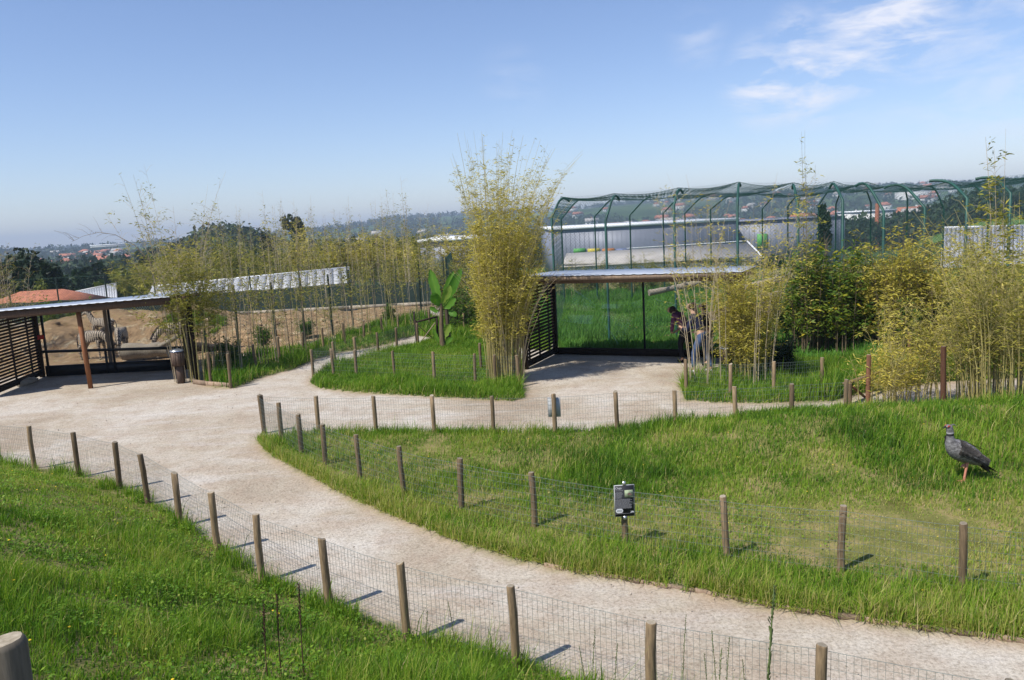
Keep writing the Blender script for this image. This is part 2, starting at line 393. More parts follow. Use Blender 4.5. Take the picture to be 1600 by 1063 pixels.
# ------------------------------------------------------------------ ground
def build_ground():
    xs = np.concatenate([np.arange(-70, -22, 2.5), np.arange(-22, -13, .2), np.arange(-13, 13, .14), np.arange(13, 24, .5), np.arange(24, 71, 2.5)])
    ys = np.concatenate([np.arange(-10, 2, .8), np.arange(2, 19, .14), np.arange(19, 37, .18), np.arange(37, 66, 1.5)])
    X, Y = np.meshgrid(xs, ys); sh = X.shape
    x = X.ravel(); y = Y.ravel(); z = Z(x, y)
    wob = (fbm(x, y, .5, 40) - .5) * .22
    def mask(poly, w=.10):
        d = poly_dist(poly, x, y); sgn = np.where(inside(poly, x, y), d, -d)
        return sstep(-w, w, sgn + wob)
    g = np.zeros_like(x)
    for pl in (LAWN, ISLAND, BED, RBED, AVI, BACKG, BANK): g = np.maximum(g, mask(pl))
    g = np.maximum(g, sstep(42, 45, y))
    g = np.maximum(g, sstep(-24, -30, x))
    sd = mask(SAND, .25)
    edge = np.zeros_like(x)
    for pl in (LAWN, ISLAND, BED, RBED, BANK): edge = np.maximum(edge, 1 - sstep(.0, .35, poly_dist(pl, x, y)))
    n, k = sh
    idx = np.arange(n * k).reshape(n, k)
    F = np.stack([idx[:-1, :-1], idx[:-1, 1:], idx[1:, 1:], idx[1:, :-1]], -1).reshape(-1, 4)
    mt, t, b = mat('ground_cover')
    tcn = t.nodes.new('ShaderNodeTexCoord'); P = tcn.outputs['Object']
    big = noise(t, .33, 4, .6, P, dist=.6); mid = noise(t, 1.7, 6, .65, P); fine = noise(t, 26, 5, .7, P); grit = noise(t, 90, 3, .6, P)
    streak = noise(t, 1.2, 6, .7, P, mapscale=(.35, 1.6, 1))
    path = ramp(t, big, [(.32, (.40, .33, .245)), (.46, (.53, .46, .36)), (.60, (.63, .575, .49))])
    path = mixc(t, mth(t, 'MULTIPLY', ramp(t, mid, [(.42, (0, 0, 0)), (.66, (1, 1, 1))]), .55), path, (.44, .335, .25))
    path = mixc(t, mth(t, 'MULTIPLY', ramp(t, streak, [(.52, (0, 0, 0)), (.70, (1, 1, 1))]), .5), path, (.66, .62, .57))
    path = mixc(t, .75, path, ramp(t, fine, [(.34, (.5, .47, .44)), (.55, (1.0, 1.0, 1.0))]), 'MULTIPLY')
    med = noise(t, 7.5, 6, .75, P, dist=.4)
    path = mixc(t, .38, path, ramp(t, med, [(.36, (.55, .52, .48)), (.50, (1.0, 1.0, 1.0)), (.66, (1.12, 1.12, 1.12))]), 'MULTIPLY')
    path = mixc(t, .35, path, ramp(t, grit, [(.25, (.45, .42, .4)), (.62, (1.1, 1.1, 1.1))]), 'MULTIPLY')
    path = mixc(t, mth(t, 'MULTIPLY', attr(t, 'edge'), .55), path, (.40, .29, .20))
    soil = ramp(t, mid, [(.3, (.13, .12, .035)), (.48, (.20, .20, .06)), (.62, (.34, .27, .12))])
    soil = mixc(t, .5, soil, ramp(t, fine, [(.3, (.4, .4, .4)), (.7, (1.1, 1.1, 1.1))]), 'MULTIPLY')
    sand = ramp(t, mid, [(.34, (.25, .15, .075)), (.45, (.50, .34, .185)), (.54, (.42, .28, .15)), (.64, (.64, .51, .32))])
    sand = mixc(t, .5, sand, ramp(t, fine, [(.3, (.5, .47, .42)), (.7, (1.1, 1.1, 1.1))]), 'MULTIPLY')
    c = mixc(t, attr(t, 'sand'), path, sand)
    c = mixc(t, attr(t, 'grass'), c, soil)
    t.links.new(c, b.inputs['Base Color']); b.inputs['Roughness'].default_value = .95; b.inputs['Specular IOR Level'].default_value = .1
    lump = mth(t, 'MULTIPLY', mth(t, 'MULTIPLY', noise(t, 2.6, 5, .7, P, dist=.8), attr(t, 'sand')), 7.0)
    h = mth(t, 'ADD', mth(t, 'ADD', lump, mth(t, 'MULTIPLY', mid, .6)), mth(t, 'ADD', mth(t, 'MULTIPLY', fine, .22), mth(t, 'MULTIPLY', grit, .08)))
    bump(t, b, h, .9, .07)
    o = np_obj('ground', np.stack([x, y, z], 1), [F], [mt], attrs={'grass': g, 'sand': sd, 'edge': edge}, smooth=True)
    tag(o, 'pale trodden gravel paths, sandy paddock and earth under the lawns', kind='structure')
build_ground()

# ------------------------------------------------------------------ valley and far hills
_rr = np.array([40, 60, 90, 130, 250, 500, 800, 1200, 1700, 2300, 3000, 4500, 7000.])
_zz = np.array([-3, -3.5, -6, -8.5, -12, -15, -17, -14, -3, 0, 0, 0, 0.])
def VZ(x, y):
    r = np.hypot(x, y); px = 800 + x / np.maximum(y, 1) * FPX
    z = np.interp(r, _rr, _zz)
    ridge = np.interp(px, [-300, 100, 280, 420, 560, 640, 740, 860, 1000, 1200, 1400, 1600, 1900], [-10, -8, -4, 0, 18, 34, 36, 34, 46, 52, 50, 45, 40])
    z = z + sstep(1300, 2500, r) * ridge * (.86 + .28 * fbm(x, y, 420, 61))
    z = z + 13 * np.exp(-(((px - 365) / 95) ** 2)) * np.exp(-((r - 400) / 110) ** 2)
    z = z + 11 * sstep(1380, 1560, px) * np.exp(-((r - 420) / 150) ** 2)
    z = z + 6 * (fbm(x, y, 260, 62) - .5) * sstep(200, 700, r)
    return z
def build_valley():
    rs = np.concatenate([np.linspace(44, 300, 50), np.geomspace(310, 5800, 80)])
    an = np.radians(np.linspace(-58, 58, 240))
    R, A = np.meshgrid(rs, an, indexing='ij')
    x = (R * np.sin(A)).ravel(); y = (R * np.cos(A)).ravel(); z = VZ(x, y)
    n, k = R.shape; idx = np.arange(n * k).reshape(n, k)
    F = np.stack([idx[:-1, :-1], idx[:-1, 1:], idx[1:, 1:], idx[1:, :-1]], -1).reshape(-1, 4)
    mt, t, b = mat('valley_fields')
    a = noise(t, .006, 6, .65); d = noise(t, .05, 5, .6)
    c = ramp(t, a, [(.34, (.035, .055, .022)), (.48, (.06, .11, .03)), (.56, (.10, .17, .045)), (.63, (.17, .15, .08)), (.74, (.05, .075, .03))])
    c = mixc(t, .5, c, ramp(t, d, [(.3, (.5, .5, .5)), (.7, (1.1, 1.1, 1.1))]), 'MULTIPLY')
    t.links.new(c, b.inputs['Base Color']); b.inputs['Roughness'].default_value = 1; b.inputs['Specular IOR Level'].default_value = 0
    tag(np_obj('hills', np.stack([x, y, z], 1), [F], [mt], smooth=True), 'fields and hills of the valley behind the zoo', kind='structure')
build_valley()

# ------------------------------------------------------------------ haze
hm = bpy.data.materials.new('air'); hm.use_nodes = True
ht = hm.node_tree
for n in list(ht.nodes): ht.nodes.remove(n)
ho = ht.nodes.new('ShaderNodeOutputMaterial'); hv = ht.nodes.new('ShaderNodeVolumePrincipled')
hv.inputs['Density'].default_value = .00030; hv.inputs['Color'].default_value = (.60, .73, .90, 1); hv.inputs['Anisotropy'].default_value = 0
ht.links.new(hv.outputs[0], ho.inputs['Volume'])
hb = MB(); hb.box((0, 2900, 16), (12000, 6400, 172))
hz = hb.build('haze', hm); tag(hz, 'thin blue haze over the valley', kind='stuff')

# ------------------------------------------------------------------ fences of round posts and welded wire
def post_mesh(name, r, h, mats, seed):
    rg = np.random.default_rng(seed); n = 12
    zs = [-.3, 0, h * .33, h * .66, h - r * .25, h]; rs = [1, 1.02, 1, .985, .975, .86]
    off = np.cumsum(rg.normal(0, .0035, (6, 2)), 0); off[:2] = 0
    a = np.arange(n) * 2 * np.pi / n; wob = 1 + rg.normal(0, .02, n)
    V = []; F = []
    for i, (z, q) in enumerate(zip(zs, rs)):
        tilt = rg.normal(0, .006) if i == 5 else 0
        for j in range(n): V.append((off[i, 0] + r * q * wob[j] * math.cos(a[j]), off[i, 1] + r * q * wob[j] * math.sin(a[j]), z + tilt * math.cos(a[j])))
    for i in range(5):
        for j in range(n): F.append((i*n+j, i*n+(j+1)%n, (i+1)*n+(j+1)%n, (i+1)*n+j))
    cap = [list(range(5*n, 6*n))]
    me = np_data(name, V, [np.array(F), np.array(cap)], mats, midx=[0]*len(F)+[1])
    me.polygons.foreach_set('use_smooth', np.array([1]*len(F)+[0], dtype=bool)); return me
PM = [post_mesh('post_shape', .041, POST_H, [M['post'], M['post_top']], i) for i in range(4)]
PMR = [post_mesh('post_shape_red', .05, 1.0, [M['post_red'], M['post_top']], i + 9) for i in range(2)]
def wire_runs(P, top_sag=.012, h=POST_H, dv=.05, hz=(.02, .12, .22, .32, .42, .52, .62, .70, .76), r=.0017, side=.045, wavy=.004, seed=0, base=None):
    """square welded wire between consecutive post feet P; returns mesh data arrays"""
    rg = np.random.default_rng(seed)
    V = []; F = []; off = 0
    for i in range(len(P) - 1):
        a = np.array(P[i]); b = np.array(P[i + 1]); L = np.linalg.norm((b - a)[:2])
        d = (b - a) / L; nrm = np.array([-d[1], d[0], 0]) * side
        K = 7; t = np.linspace(0, 1, K)
        bow = rg.normal(0, .012)
        def pt(tt, z):
            tt = np.asarray(tt)
            p = a[None] + (b - a)[None] * tt[:, None] + nrm[None] * (1 + bow / side * np.sin(np.pi * tt))[:, None]
            zz = a[2] + (b[2] - a[2]) * tt
            p[:, 2] = zz + z - top_sag * np.sin(np.pi * tt) * (z / h)
            return p
        hp = []; hr = []
        for z in hz:
            q = pt(t, z); q[:, 2] += rg.normal(0, wavy, K) * .5; hp.append(q); hr.append(np.full(K, r * (1.5 if z == hz[-1] else 1)))
        v, f = tubes(np.array(hp), np.array(hr), 3); V.append(v); F.append(f[0] + off); off += len(v)
        nv = max(2, int(L / dv)); tt = (np.arange(nv) + .5) / nv
        q0 = pt(tt, hz[0]); q1 = pt(tt, hz[-1]); qm = pt(tt, hz[len(hz) // 2]) + rg.normal(0, wavy, (nv, 3))
        v, f = tubes(np.stack([q0, qm, q1], 1), np.full((nv, 3), r), 3); V.append(v); F.append(f[0] + off); off += len(v)
    return np.concatenate(V), [np.concatenate(F)]
def fence(label, T, cat='fence', shapes=PM, h=POST_H, zfun=None, skip_wire=(), name='wire_fence', wire=True, wk={}, seed=1, gr=None):
    rg = random.Random(seed)
    mid = T[len(T) // 2]
    root = empty(name, (mid.x, mid.y, Zs(mid.x, mid.y)))
    tag(root, label, cat, gr)
    o = Vector(root.location)
    feet = []
    for i, p in enumerate(T):
        z = p.z - h
        feet.append((p.x - o.x, p.y - o.y, z - o.z))
        po = bpy.data.objects.new('post', shapes[rg.randrange(len(shapes))])
        po.location = feet[-1]; s = rg.uniform(.93, 1.1)
        po.scale = (s, s, 1 + rg.uniform(-.012, .03))
        po.rotation_euler = (rg.gauss(0, .022), rg.gauss(0, .022), rg.uniform(0, 6.28))
        link(po, root)
    if wire:
        V, F = wire_runs(feet, h=h, seed=seed, **wk)
        np_obj('wire_mesh', V, F, [M['wire']], root)
    return root
fence('low wire fence on round wooden posts along the foot of the near grassy bank', front_T, seed=3)
fence('low wire fence on round posts along the near curved edge of the bird lawn', lawn_front_T, seed=4, wk=dict(side=-.045))
fence('low wire fence on round posts along the far side of the bird lawn', lawn_back_T, seed=5)
fence('low wire fence curving round the small lawn with the banana plant', tops(island_px), seed=6, wk=dict(side=-.04))
fence('row of short wooden posts beside the strip planted with thin bamboo stems', tops(bed_px), seed=7, wk=dict(hz=(.3, .55, .76), dv=9), name='post_and_wire_fence')
fence('four short posts with wire round the grassy bed by the right-hand bamboo', tops(rbed_px), seed=8)
# extra single posts
def lone(label, p, h, shapes=PM, s=1.0, cat='post', name='wooden_post', tilt=(0, 0)):
    o = bpy.data.objects.new(name, shapes[0]); o.location = p; o.scale = (s, s, h / (1.0 if shapes is PMR else POST_H)); o.rotation_euler = (tilt[0], tilt[1], random.random() * 6)
    link(o); tag(o, label, cat); return o
p = at(1473, 655); lone('reddish brown rough stake at the back edge of the bird lawn', (p.x, p.y, Zs(p.x, p.y)), 1.10, PMR, .95, tilt=(0, .03))
p = at(1356, 638); lone('rough brown stake rising behind the low wooden handrail', (p.x, p.y, 0), 1.08, PMR, .9, tilt=(0, .02))
p = atY(1420, 585, 18.0); lone('weathered stake among bamboo beyond the handrail', (p.x, p.y, 0), 1.0, PMR, .9)
p = at(1592, 625); lone('short weathered post half hidden by the tall bamboo at the frame edge', (p.x, p.y, 0), .85)
p = at(752, 581); lone('short wooden post at the foot of the big yellow bamboo', (p.x, p.y, 0), .8)
p = at(775, 604); lone('short wooden post standing inside the canes of the big yellow bamboo', (p.x, p.y, .05), .75)
p = at(726, 524); lone('short wooden post on the grass behind the banana plant', (p.x, p.y, 0), .85)
p = at(701, 527); lone('short wooden post just behind the banana trunk', (p.x, p.y, 0), .85)
# two posts and a timber edge of the planted corner beside the left shelter
p = at(357, 601)
# thick cut post at the camera's feet
q = at(3, 1002, 2.90)
M['post_dark'] = wood_mat('old_dark_post', (.07, .06, .045), (.17, .145, .11), 5)
me = post_mesh('near_post_shape', .058, q.z - Zs(q.x, q.y) + .1, [M['post_dark'], M['post_top']], 33)
o = link(bpy.data.objects.new('cut_post', me)); o.location = (q.x, q.y, Zs(q.x, q.y) - .1)
tag(o, 'thick flat-topped wooden post close to the camera in the bottom left corner', 'post')

# low handrail on the right
hr = empty('handrail', at(1361, 628)); tag(hr, 'low wooden handrail of two posts and one sloping rail', 'handrail')
a = at(1327, 634); b = atY(1400, 600, 17.2); oo = Vector(hr.location)
for e, (pp, hh) in enumerate(((a, .46), (b, .42))):
    mb = MB(); q = pp - oo; mb.tube([(q.x, q.y, -.2), (q.x, q.y, hh)], .05, 10); mb.build('post', M['post'], hr, True)
mb = MB(); mb.beam((a - oo) + Vector((-.1, 0, .46)), Vector((b.x - oo.x + .2, b.y - oo.y, .43)), .09, .04); mb.build('rail', M['post'], hr)
mb = MB(); mb.beam((a - oo) + Vector((.05, 0, .40)), Vector((a.x - oo.x + .55, a.y - oo.y + .5, .03)), .05, .03); mb.build('brace', M['post_red'], hr)

# barrier beside the banana plant
bx = at(668, 536); bo = empty('wooden_barrier', bx, .25); tag(bo, 'dark framed wooden barrier with crossed braces left of the banana plant', 'barrier')
for sx in (-.38, .38):
    mb = MB(); mb.box((sx, 0, .40), (.07, .07, .9)); mb.build('leg', M['dark_wood'], bo)
mb = MB(); mb.beam((-.42, 0, .76), (.42, 0, .90), .06, .06); mb.build('rail', M['dark_wood'], bo)
for k, (x0, x1, mm) in enumerate(((-.34, .34, 'dark_wood'), (.30, -.30, 'edging'))):
    mb = MB(); mb.beam((x0, -.055 - .03 * k, .70), (x1, -.055 - .03 * k, .0), .05, .025); mb.build('brace', M[mm], bo)

# timber edging of the bird lawn and of the planted corner
def edging(label, pts, h=.085, w=.03):
    c = Vector((*pts[len(pts) // 2], 0)); ro = empty('lawn_edging', c); tag(ro, label, 'edging')
    for i in range(len(pts) - 1):
        a = Vector((*pts[i], .0)) - c; b = Vector((*pts[i + 1], .0)) - c
        mb = MB(); d = (b - a).normalized() * .006
        mb.beam(a + d + Vector((0, 0, h / 2 - .03)), b - d + Vector((0, 0, h / 2 - .03 + random.uniform(-.008, .008))), w, h); mb.build('board', M['edging'], ro)
E = P0([(850, 886), (925, 899), (1000, 912), (1085, 926), (1170, 943), (1260, 959), (1350, 972), (1440, 984), (1530, 996), (1640, 1012)])
edging('weathered timber boards edging the bird lawn along the near path', E)
edging('short timber boards boxing the planted corner beside the left shelter', P0([(302, 600), (322, 603), (359, 606), (364, 600)]), .16)
for k, (px_, py_, hh) in enumerate(((330, 603, .95), (361, 607, .95))):
    p = at(px_, py_); lone(['left', 'right'][k] + '-hand of two stakes in the boxed corner beside the left shelter', (p.x, p.y, 0), hh, s=1.05)

# ------------------------------------------------------------------ signs
def text_mesh(txt, size, mt, parent, loc, name='lettering', rot=(math.pi / 2, 0, 0), align='LEFT'):
    cu = bpy.data.curves.new(name, 'FONT'); cu.body = txt; cu.size = size; cu.extrude = .0004; cu.align_x = align
    tmp = bpy.data.objects.new('tmp', cu); COL.objects.link(tmp)
    me = bpy.data.meshes.new_from_object(tmp.evaluated_get(bpy.context.evaluated_depsgraph_get()))
    bpy.data.objects.remove(tmp); bpy.data.curves.remove(cu); me.materials.clear(); me.materials.append(mt)
    o = bpy.data.objects.new(name, me); o.location = loc; o.rotation_euler = rot
    return link(o, parent)
M['sign_black'] = plain('sign_black', (.020, .021, .026), .7, 0, .05)
M['sign_rim'] = plain('sign_rim', (.42, .43, .43), .7, .0, .05)
M['white'] = plain('white_print', (.78, .78, .80), .5, 0, .03)
M['grey_print'] = plain('grey_print', (.30, .30, .32), .5, 0, .03)
M['photo_green'] = plain('printed_photo_green', (.32, .38, .24), .7, 0, .3, 30)
M['photo_bird'] = plain('printed_photo_bird', (.20, .13, .11), .5, 0, .3, 40)
sp = lawn_front_T[8]
d0 = -Vector((sp.x, sp.y, 0)).normalized()
sgn = empty('information_sign', (sp.x + d0.x * .07, sp.y + d0.y * .07, .0), math.atan2(d0.y, d0.x) + math.pi / 2 + .18)
tag(sgn, 'black information panel with small bird picture fixed to a post of the bird lawn fence', 'sign')
Wd, Hh, zc_ = .245, .395, .645
mb = MB(); mb.box((0, 0, zc_), (Wd, .008, Hh)); mb.build('rim', M['sign_rim'], sgn)
mb = MB(); mb.box((0, -.006, zc_), (Wd - .014, .005, Hh - .014)); mb.build('panel', M['sign_black'], sgn)
for zz in (zc_ + Hh / 2 + .018, zc_ - Hh / 2 - .018):
    mb = MB(); mb.box((0, 0, zz), (.035, .02, .045)); mb.build('bracket', M['lid'], sgn)
mb = MB(); mb.box((.052, -.0098, zc_ + .087), (.098, .002, .092)); ph = mb.build('picture', M['photo_green'], sgn)
mb = MB()   # small bird in the picture: body, neck, legs as flat print
mb.add([(.03, -.0114, zc_ + .085), (.06, -.0114, zc_ + .103), (.095, -.0114, zc_ + .075), (.07, -.0114, zc_ + .068), (.045, -.0114, zc_ + .072)], [[(0, 4, 3, 2, 1)]])
mb.build('printed_bird', M['photo_bird'], ph)
text_mesh('Chajá', .034, M['white'], sgn, (-.110, -.0092, zc_ + .150))
text_mesh('Chauna torquata', .014, M['grey_print'], sgn, (-.110, -.0092, zc_ + .128))
rg = random.Random(4)
mb = MB()
for r_ in range(25):
    zt = zc_ + .105 - r_ * .0086
    if 8 < r_ < 10 or zt < zc_ - .095: continue
    wmax = (.095 if zt > zc_ + .035 else .205) * rg.uniform(.8, 1.0)
    x = -.110
    while x < -.110 + wmax:
        w = rg.uniform(.006, .02); w = min(w, -.110 + wmax - x); mb.box((x + w / 2, -.0092, zt), (w, .0012, .0042)); x += w + .003
mb.build('text_lines', M['grey_print'], sgn)
mb = MB(); aa = np.linspace(0, 2 * math.pi, 24, endpoint=False)
ring = [(-.066 + .018 * np.sign(math.cos(q)) + .026 * math.cos(q), -.0094, zc_ - .122 + .027 * math.sin(q)) for q in aa]
mb.add(ring, [np.arange(24)[None, ::-1]]); mb.build('oval_logo', M['white'], sgn)
text_mesh('ZOO', .026, M['sign_black'], sgn, (-.095, -.0102, zc_ - .131))
mb = MB(); mb.add([(.062, -.0094, zc_ - .15), (.112, -.0094, zc_ - .15), (.104, -.0094, zc_ - .138), (.09, -.0094, zc_ - .128), (.075, -.0094, zc_ - .139)], [[(0, 1, 2, 3, 4)]]); mb.build('small_logo', M['white'], sgn)
mb = MB(); mb.box((0, -.0092, zc_ - .158), (Wd - .016, .0012, .003)); mb.build('rule_line', M['grey_print'], sgn)

sp = lawn_back_T[5]
d0 = -Vector((sp.x, sp.y, 0)).normalized()
s2 = empty('information_sign', (sp.x - d0.x * .06, sp.y - d0.y * .06, 0), math.atan2(-d0.y, -d0.x) + math.pi / 2 - .1)
tag(s2, 'grey back of an information panel on a post of the far lawn fence', 'sign')
mb = MB(); mb.box((0, 0, .56), (.235, .008, .37)); mb.build('rim', M['sign_rim'], s2)
mb = MB(); mb.box((0, -.006, .56), (.225, .005, .36)); mb.build('panel', M['sign_black'], s2)

# ------------------------------------------------------------------ shelters
def slat_panel(root, a, b, z0, z1, n, battens=3):
    """slatted side wall from a to b (local xy), slats are parts"""
    a = Vector((*a, 0)); b = Vector((*b, 0)); d = b - a; L = d.length; ang = math.atan2(d.y, d.x); c = (a + b) / 2
    pitch = (z1 - z0) / n
    mb = MB(); mb.box((0, 0, 0), (L - .10, .022, pitch * .62)); src = mb.build('slat', M['dark_wood'], root)
    for i in range(n):
        o = src if i == 0 else link(src.copy(), root)
        o.location = (c.x, c.y, z0 + (i + .5) * pitch); o.rotation_euler = (random.gauss(.25, .04), 0, ang)
    nrm = Vector((-d.y, d.x, 0)).normalized() * .035
    for k in range(battens):
        t = (k + .5) / battens; pp = a + d * t + nrm
        mb = MB(); mb.box((pp.x, pp.y, (z0 + z1) / 2), (.06, .035, z1 - z0 + .1), rz=ang); mb.build('batten', M['dark_wood'], root)
    for pp in (a, b):
        mb = MB(); mb.box((pp.x, pp.y, (z1 + .1) / 2), (.13, .13, z1 + .1), rz=ang); mb.build('corner_post', M['dark_wood'], root)
    mb = MB(); mb.beam(a + Vector((0, 0, z0 - .05)), b + Vector((0, 0, z0 - .05)), .05, .12); mb.build('bottom_rail', M['dark_wood'], root)
def roof_sheet(root, c4, th=.045, ribs=18):
    """corrugated sheet on four corner points fl, fr, br, bl, with folded edge"""
    fl, fr, br, bl = [np.array(v, float) for v in c4]
    K = ribs * 6 + 1; V = []
    for j in (0, 1):
        for i in range(K):
            t = i / (K - 1); p = (fl + (fr - fl) * t) if j == 0 else (bl + (br - bl) * t)
            ph_ = (i % 6); hgt = .010 if ph_ in (0, 1) else 0
            V.append(p + np.array([0, 0, th + hgt]))
    Vb = [v - np.array([0, 0, .012]) for v in V]
    n = 2 * K; F = []
    for i in range(K - 1):
        F.append((i, i + 1, K + i + 1, K + i)); F.append((n + i, n + K + i, n + K + i + 1, n + i + 1)); F.append((i, n + i, n + i + 1, i + 1)); F.append((K + i, K + i + 1, n + K + i + 1, n + K + i))
    return np_obj('roof_sheet', V + Vb, [np.array(F)], [M['metal_roof']], root)
def chainlink(root, segs, pitch=.09, r=.0022, mt=None, name='wire_mesh', n=3):
    """diamond mesh on vertical rectangles ((x0,y0,z0),(x1,y1,z1)): straight wires clipped to the rectangle"""
    A = []; B = []
    for a, b in segs:
        a = np.array(a, float); b = np.array(b, float); L = np.hypot(b[0] - a[0], b[1] - a[1]); H = b[2] - a[2]
        u = np.array([(b[0] - a[0]) / L, (b[1] - a[1]) / L, 0]); w = np.array([0, 0, 1.])
        for sg in (1, -1):
            k = np.arange(-H, L, pitch) + pitch / 2
            x0 = np.maximum(k, 0); x1 = np.minimum(k + H, L); ok = x1 > x0 + .01; k = k[ok]; x0 = x0[ok]; x1 = x1[ok]
            z0 = x0 - k; z1 = x1 - k
            if sg < 0: z0, z1 = H - z0, H - z1
            A.append(a + x0[:, None] * u + z0[:, None] * w); B.append(a + x1[:, None] * u + z1[:, None] * w)
    A = np.concatenate(A); B = np.concatenate(B); P = np.stack([A, B], 1)
    V, F = tubes(P, np.full((len(P), 2), r), n)
    return np_obj(name, V, F, [mt or M['wire']], root)

# right shelter
def shelter_right():
    fl = at(822, 577); c = empty('viewing_shelter', fl); tag(c, 'open wooden viewing shelter with slatted side and zinc roof facing the green aviary, people inside', 'shelter')
    u = Vector((.917, -.40, 0)); v = Vector((.40, .917, 0)); Wd_ = 5.5; D = 2.4
    P = lambda a, b, z=0: tuple(u * a + v * b + Vector((0, 0, z)))
    slat_panel(c, P(0, 0)[:2], P(0, D)[:2], .14, 2.32, 22)
    slat_panel(c, P(Wd_, 0)[:2], P(Wd_, D)[:2], .14, 2.32, 22)
    roof_sheet(c, [P(-.1, -.22, 2.53), P(Wd_ + .35, -.22, 2.53), P(Wd_ + .35, D + .75, 2.44), P(-.1, D + .75, 2.44)], ribs=22)
    for nm, y0, zt in (('front_beam', -.1, 2.44), ('back_beam', D, 2.36)):
        mb = MB(); mb.beam(P(-.1, y0, zt), P(Wd_ + .3, y0, zt), .06, .16); mb.build(nm, M['beam_wood'], c)
    mb = MB(); mb.beam(P(-.1, -.19, 2.50), P(Wd_ + .3, -.19, 2.50), .025, .11); mb.build('fascia', M['edging'], c)
    for k in range(8):
        x = .1 + k * (Wd_ - .1) / 7
        mb = MB(); mb.beam(P(x, -.06, 2.50), P(x, D + .65, 2.42), .045, .05); mb.build('rafter', M['beam_wood'], c)
    mb = MB(); mb.beam(P(.08, D, .10), P(Wd_ - .08, D, .10), .06, .22); mb.build('sill_board', M['dark_wood'], c)
    for x in (2.75,):
        mb = MB(); mb.box(P(x, D + .04, 1.2), (.05, .05, 2.3), rz=math.atan2(u.y, u.x)); mb.build('mullion', M['black_steel'], c)
    mt, t, b = mat('window_glass')
    b.inputs['Base Color'].default_value = (.9, .95, .95, 1); b.inputs['Roughness'].default_value = .02; b.inputs['Transmission Weight'].default_value = 1; b.inputs['IOR'].default_value = 1.02
    g = t.nodes.new('ShaderNodeBsdfTransparent'); gl = t.nodes.new('ShaderNodeBsdfGlossy'); gl.inputs['Roughness'].default_value = .02
    ms = t.nodes.new('ShaderNodeMixShader'); ms.inputs[0].default_value = .05
    t.links.new(g.outputs[0], ms.inputs[1]); t.links.new(gl.outputs[0], ms.inputs[2]); t.links.new(ms.outputs[0], t.nodes['Material Output'].inputs[0])
    for k in (0, 1):
        mb = MB(); mb.beam(P(.08 + k * 2.70, D, 1.3), P(2.70 + k * 2.70, D, 1.3), .008, 2.16); mb.build('window_pane', mt, c)
    return c
shelter_right()

def shelter_left():
    o0 = Vector((-12, 22, 0)); c = empty('viewing_shelter', o0); tag(c, 'open wooden viewing shelter with zinc roof in front of the zebra paddock', 'shelter')
    L = lambda x, y, z=0: (x - o0.x, y - o0.y, z)
    slat_panel(c, L(-14.35, 21.1)[:2], L(-14.78, 24.2)[:2], .18, 2.05, 20, 3)
    slat_panel(c, L(-9.12, 22.15)[:2], L(-10.25, 24.3)[:2], .18, 2.2, 20, 2)
    roof_sheet(c, [L(-15.9, 21.5, 2.25), L(-9.35, 21.5, 2.455), L(-9.8, 25.1, 2.37), L(-15.9, 25.1, 2.12)], ribs=26)
    for nm, y0, za, zb in (('front_beam', 21.6, 2.155, 2.375), ('back_beam', 24.25, 2.06, 2.29)):
        mb = MB(); mb.beam(L(-15.5, y0, za), L(-9.4 if y0 < 22 else -9.85, y0, zb), .06, .17); mb.build(nm, M['beam_wood'], c)
    for k in range(8):
        x = -15.2 + k * .88; zz = 2.235 + (x + 15.5) * .0343
        mb = MB(); mb.beam(L(x, 21.65, zz), L(x, 24.95, zz - .1), .045, .045); mb.build('rafter', M['beam_wood'], c)
    b0 = at(142, 607)
    mb = MB(); tq = atY(122, 486, 21.8); mb.beam(L(b0.x, b0.y, 0), L(tq.x, tq.y, 2.2), .10, .10); mb.build('front_post', M['brown_post'], c)
    b1 = at(178, 581)
    mb = MB(); mb.box(L(b1.x, b1.y - .1, 1.12), (.085, .08, 2.24)); mb.build('back_post', M['edging'], c)
    mb = MB(); mb.beam(L(-14.7, 24.28, .17), L(-10.3, 24.28, .17), .05, .34); mb.build('sill_board', M['black_steel'], c)
    mb = MB(); mb.beam(L(-14.7, 24.22, .80), L(-10.3, 24.22, .70), .05, .085); mb.build('middle_rail', M['black_steel'], c)
    for x, z1 in ((-12.75, .75), (b1.x + .2, 2.2), (-14.6, 2.1)):
        mb = MB(); mb.box(L(x, 24.26, z1 / 2), (.06, .05, z1)); mb.build('steel_post', M['black_steel'], c)
    chainlink(c, [(L(-14.65, 24.33, .3), L(-10.35, 24.33, 2.15))], .08, .0032, M['mesh_grey'])
    q = atY(64, 527, 24.12)
    mb = MB(); mb.box((q.x - o0.x, q.y - o0.y - .02, q.z), (.20, .01, .13)); mb.build('warning_plate', M['red'], c)
    return c
shelter_left()
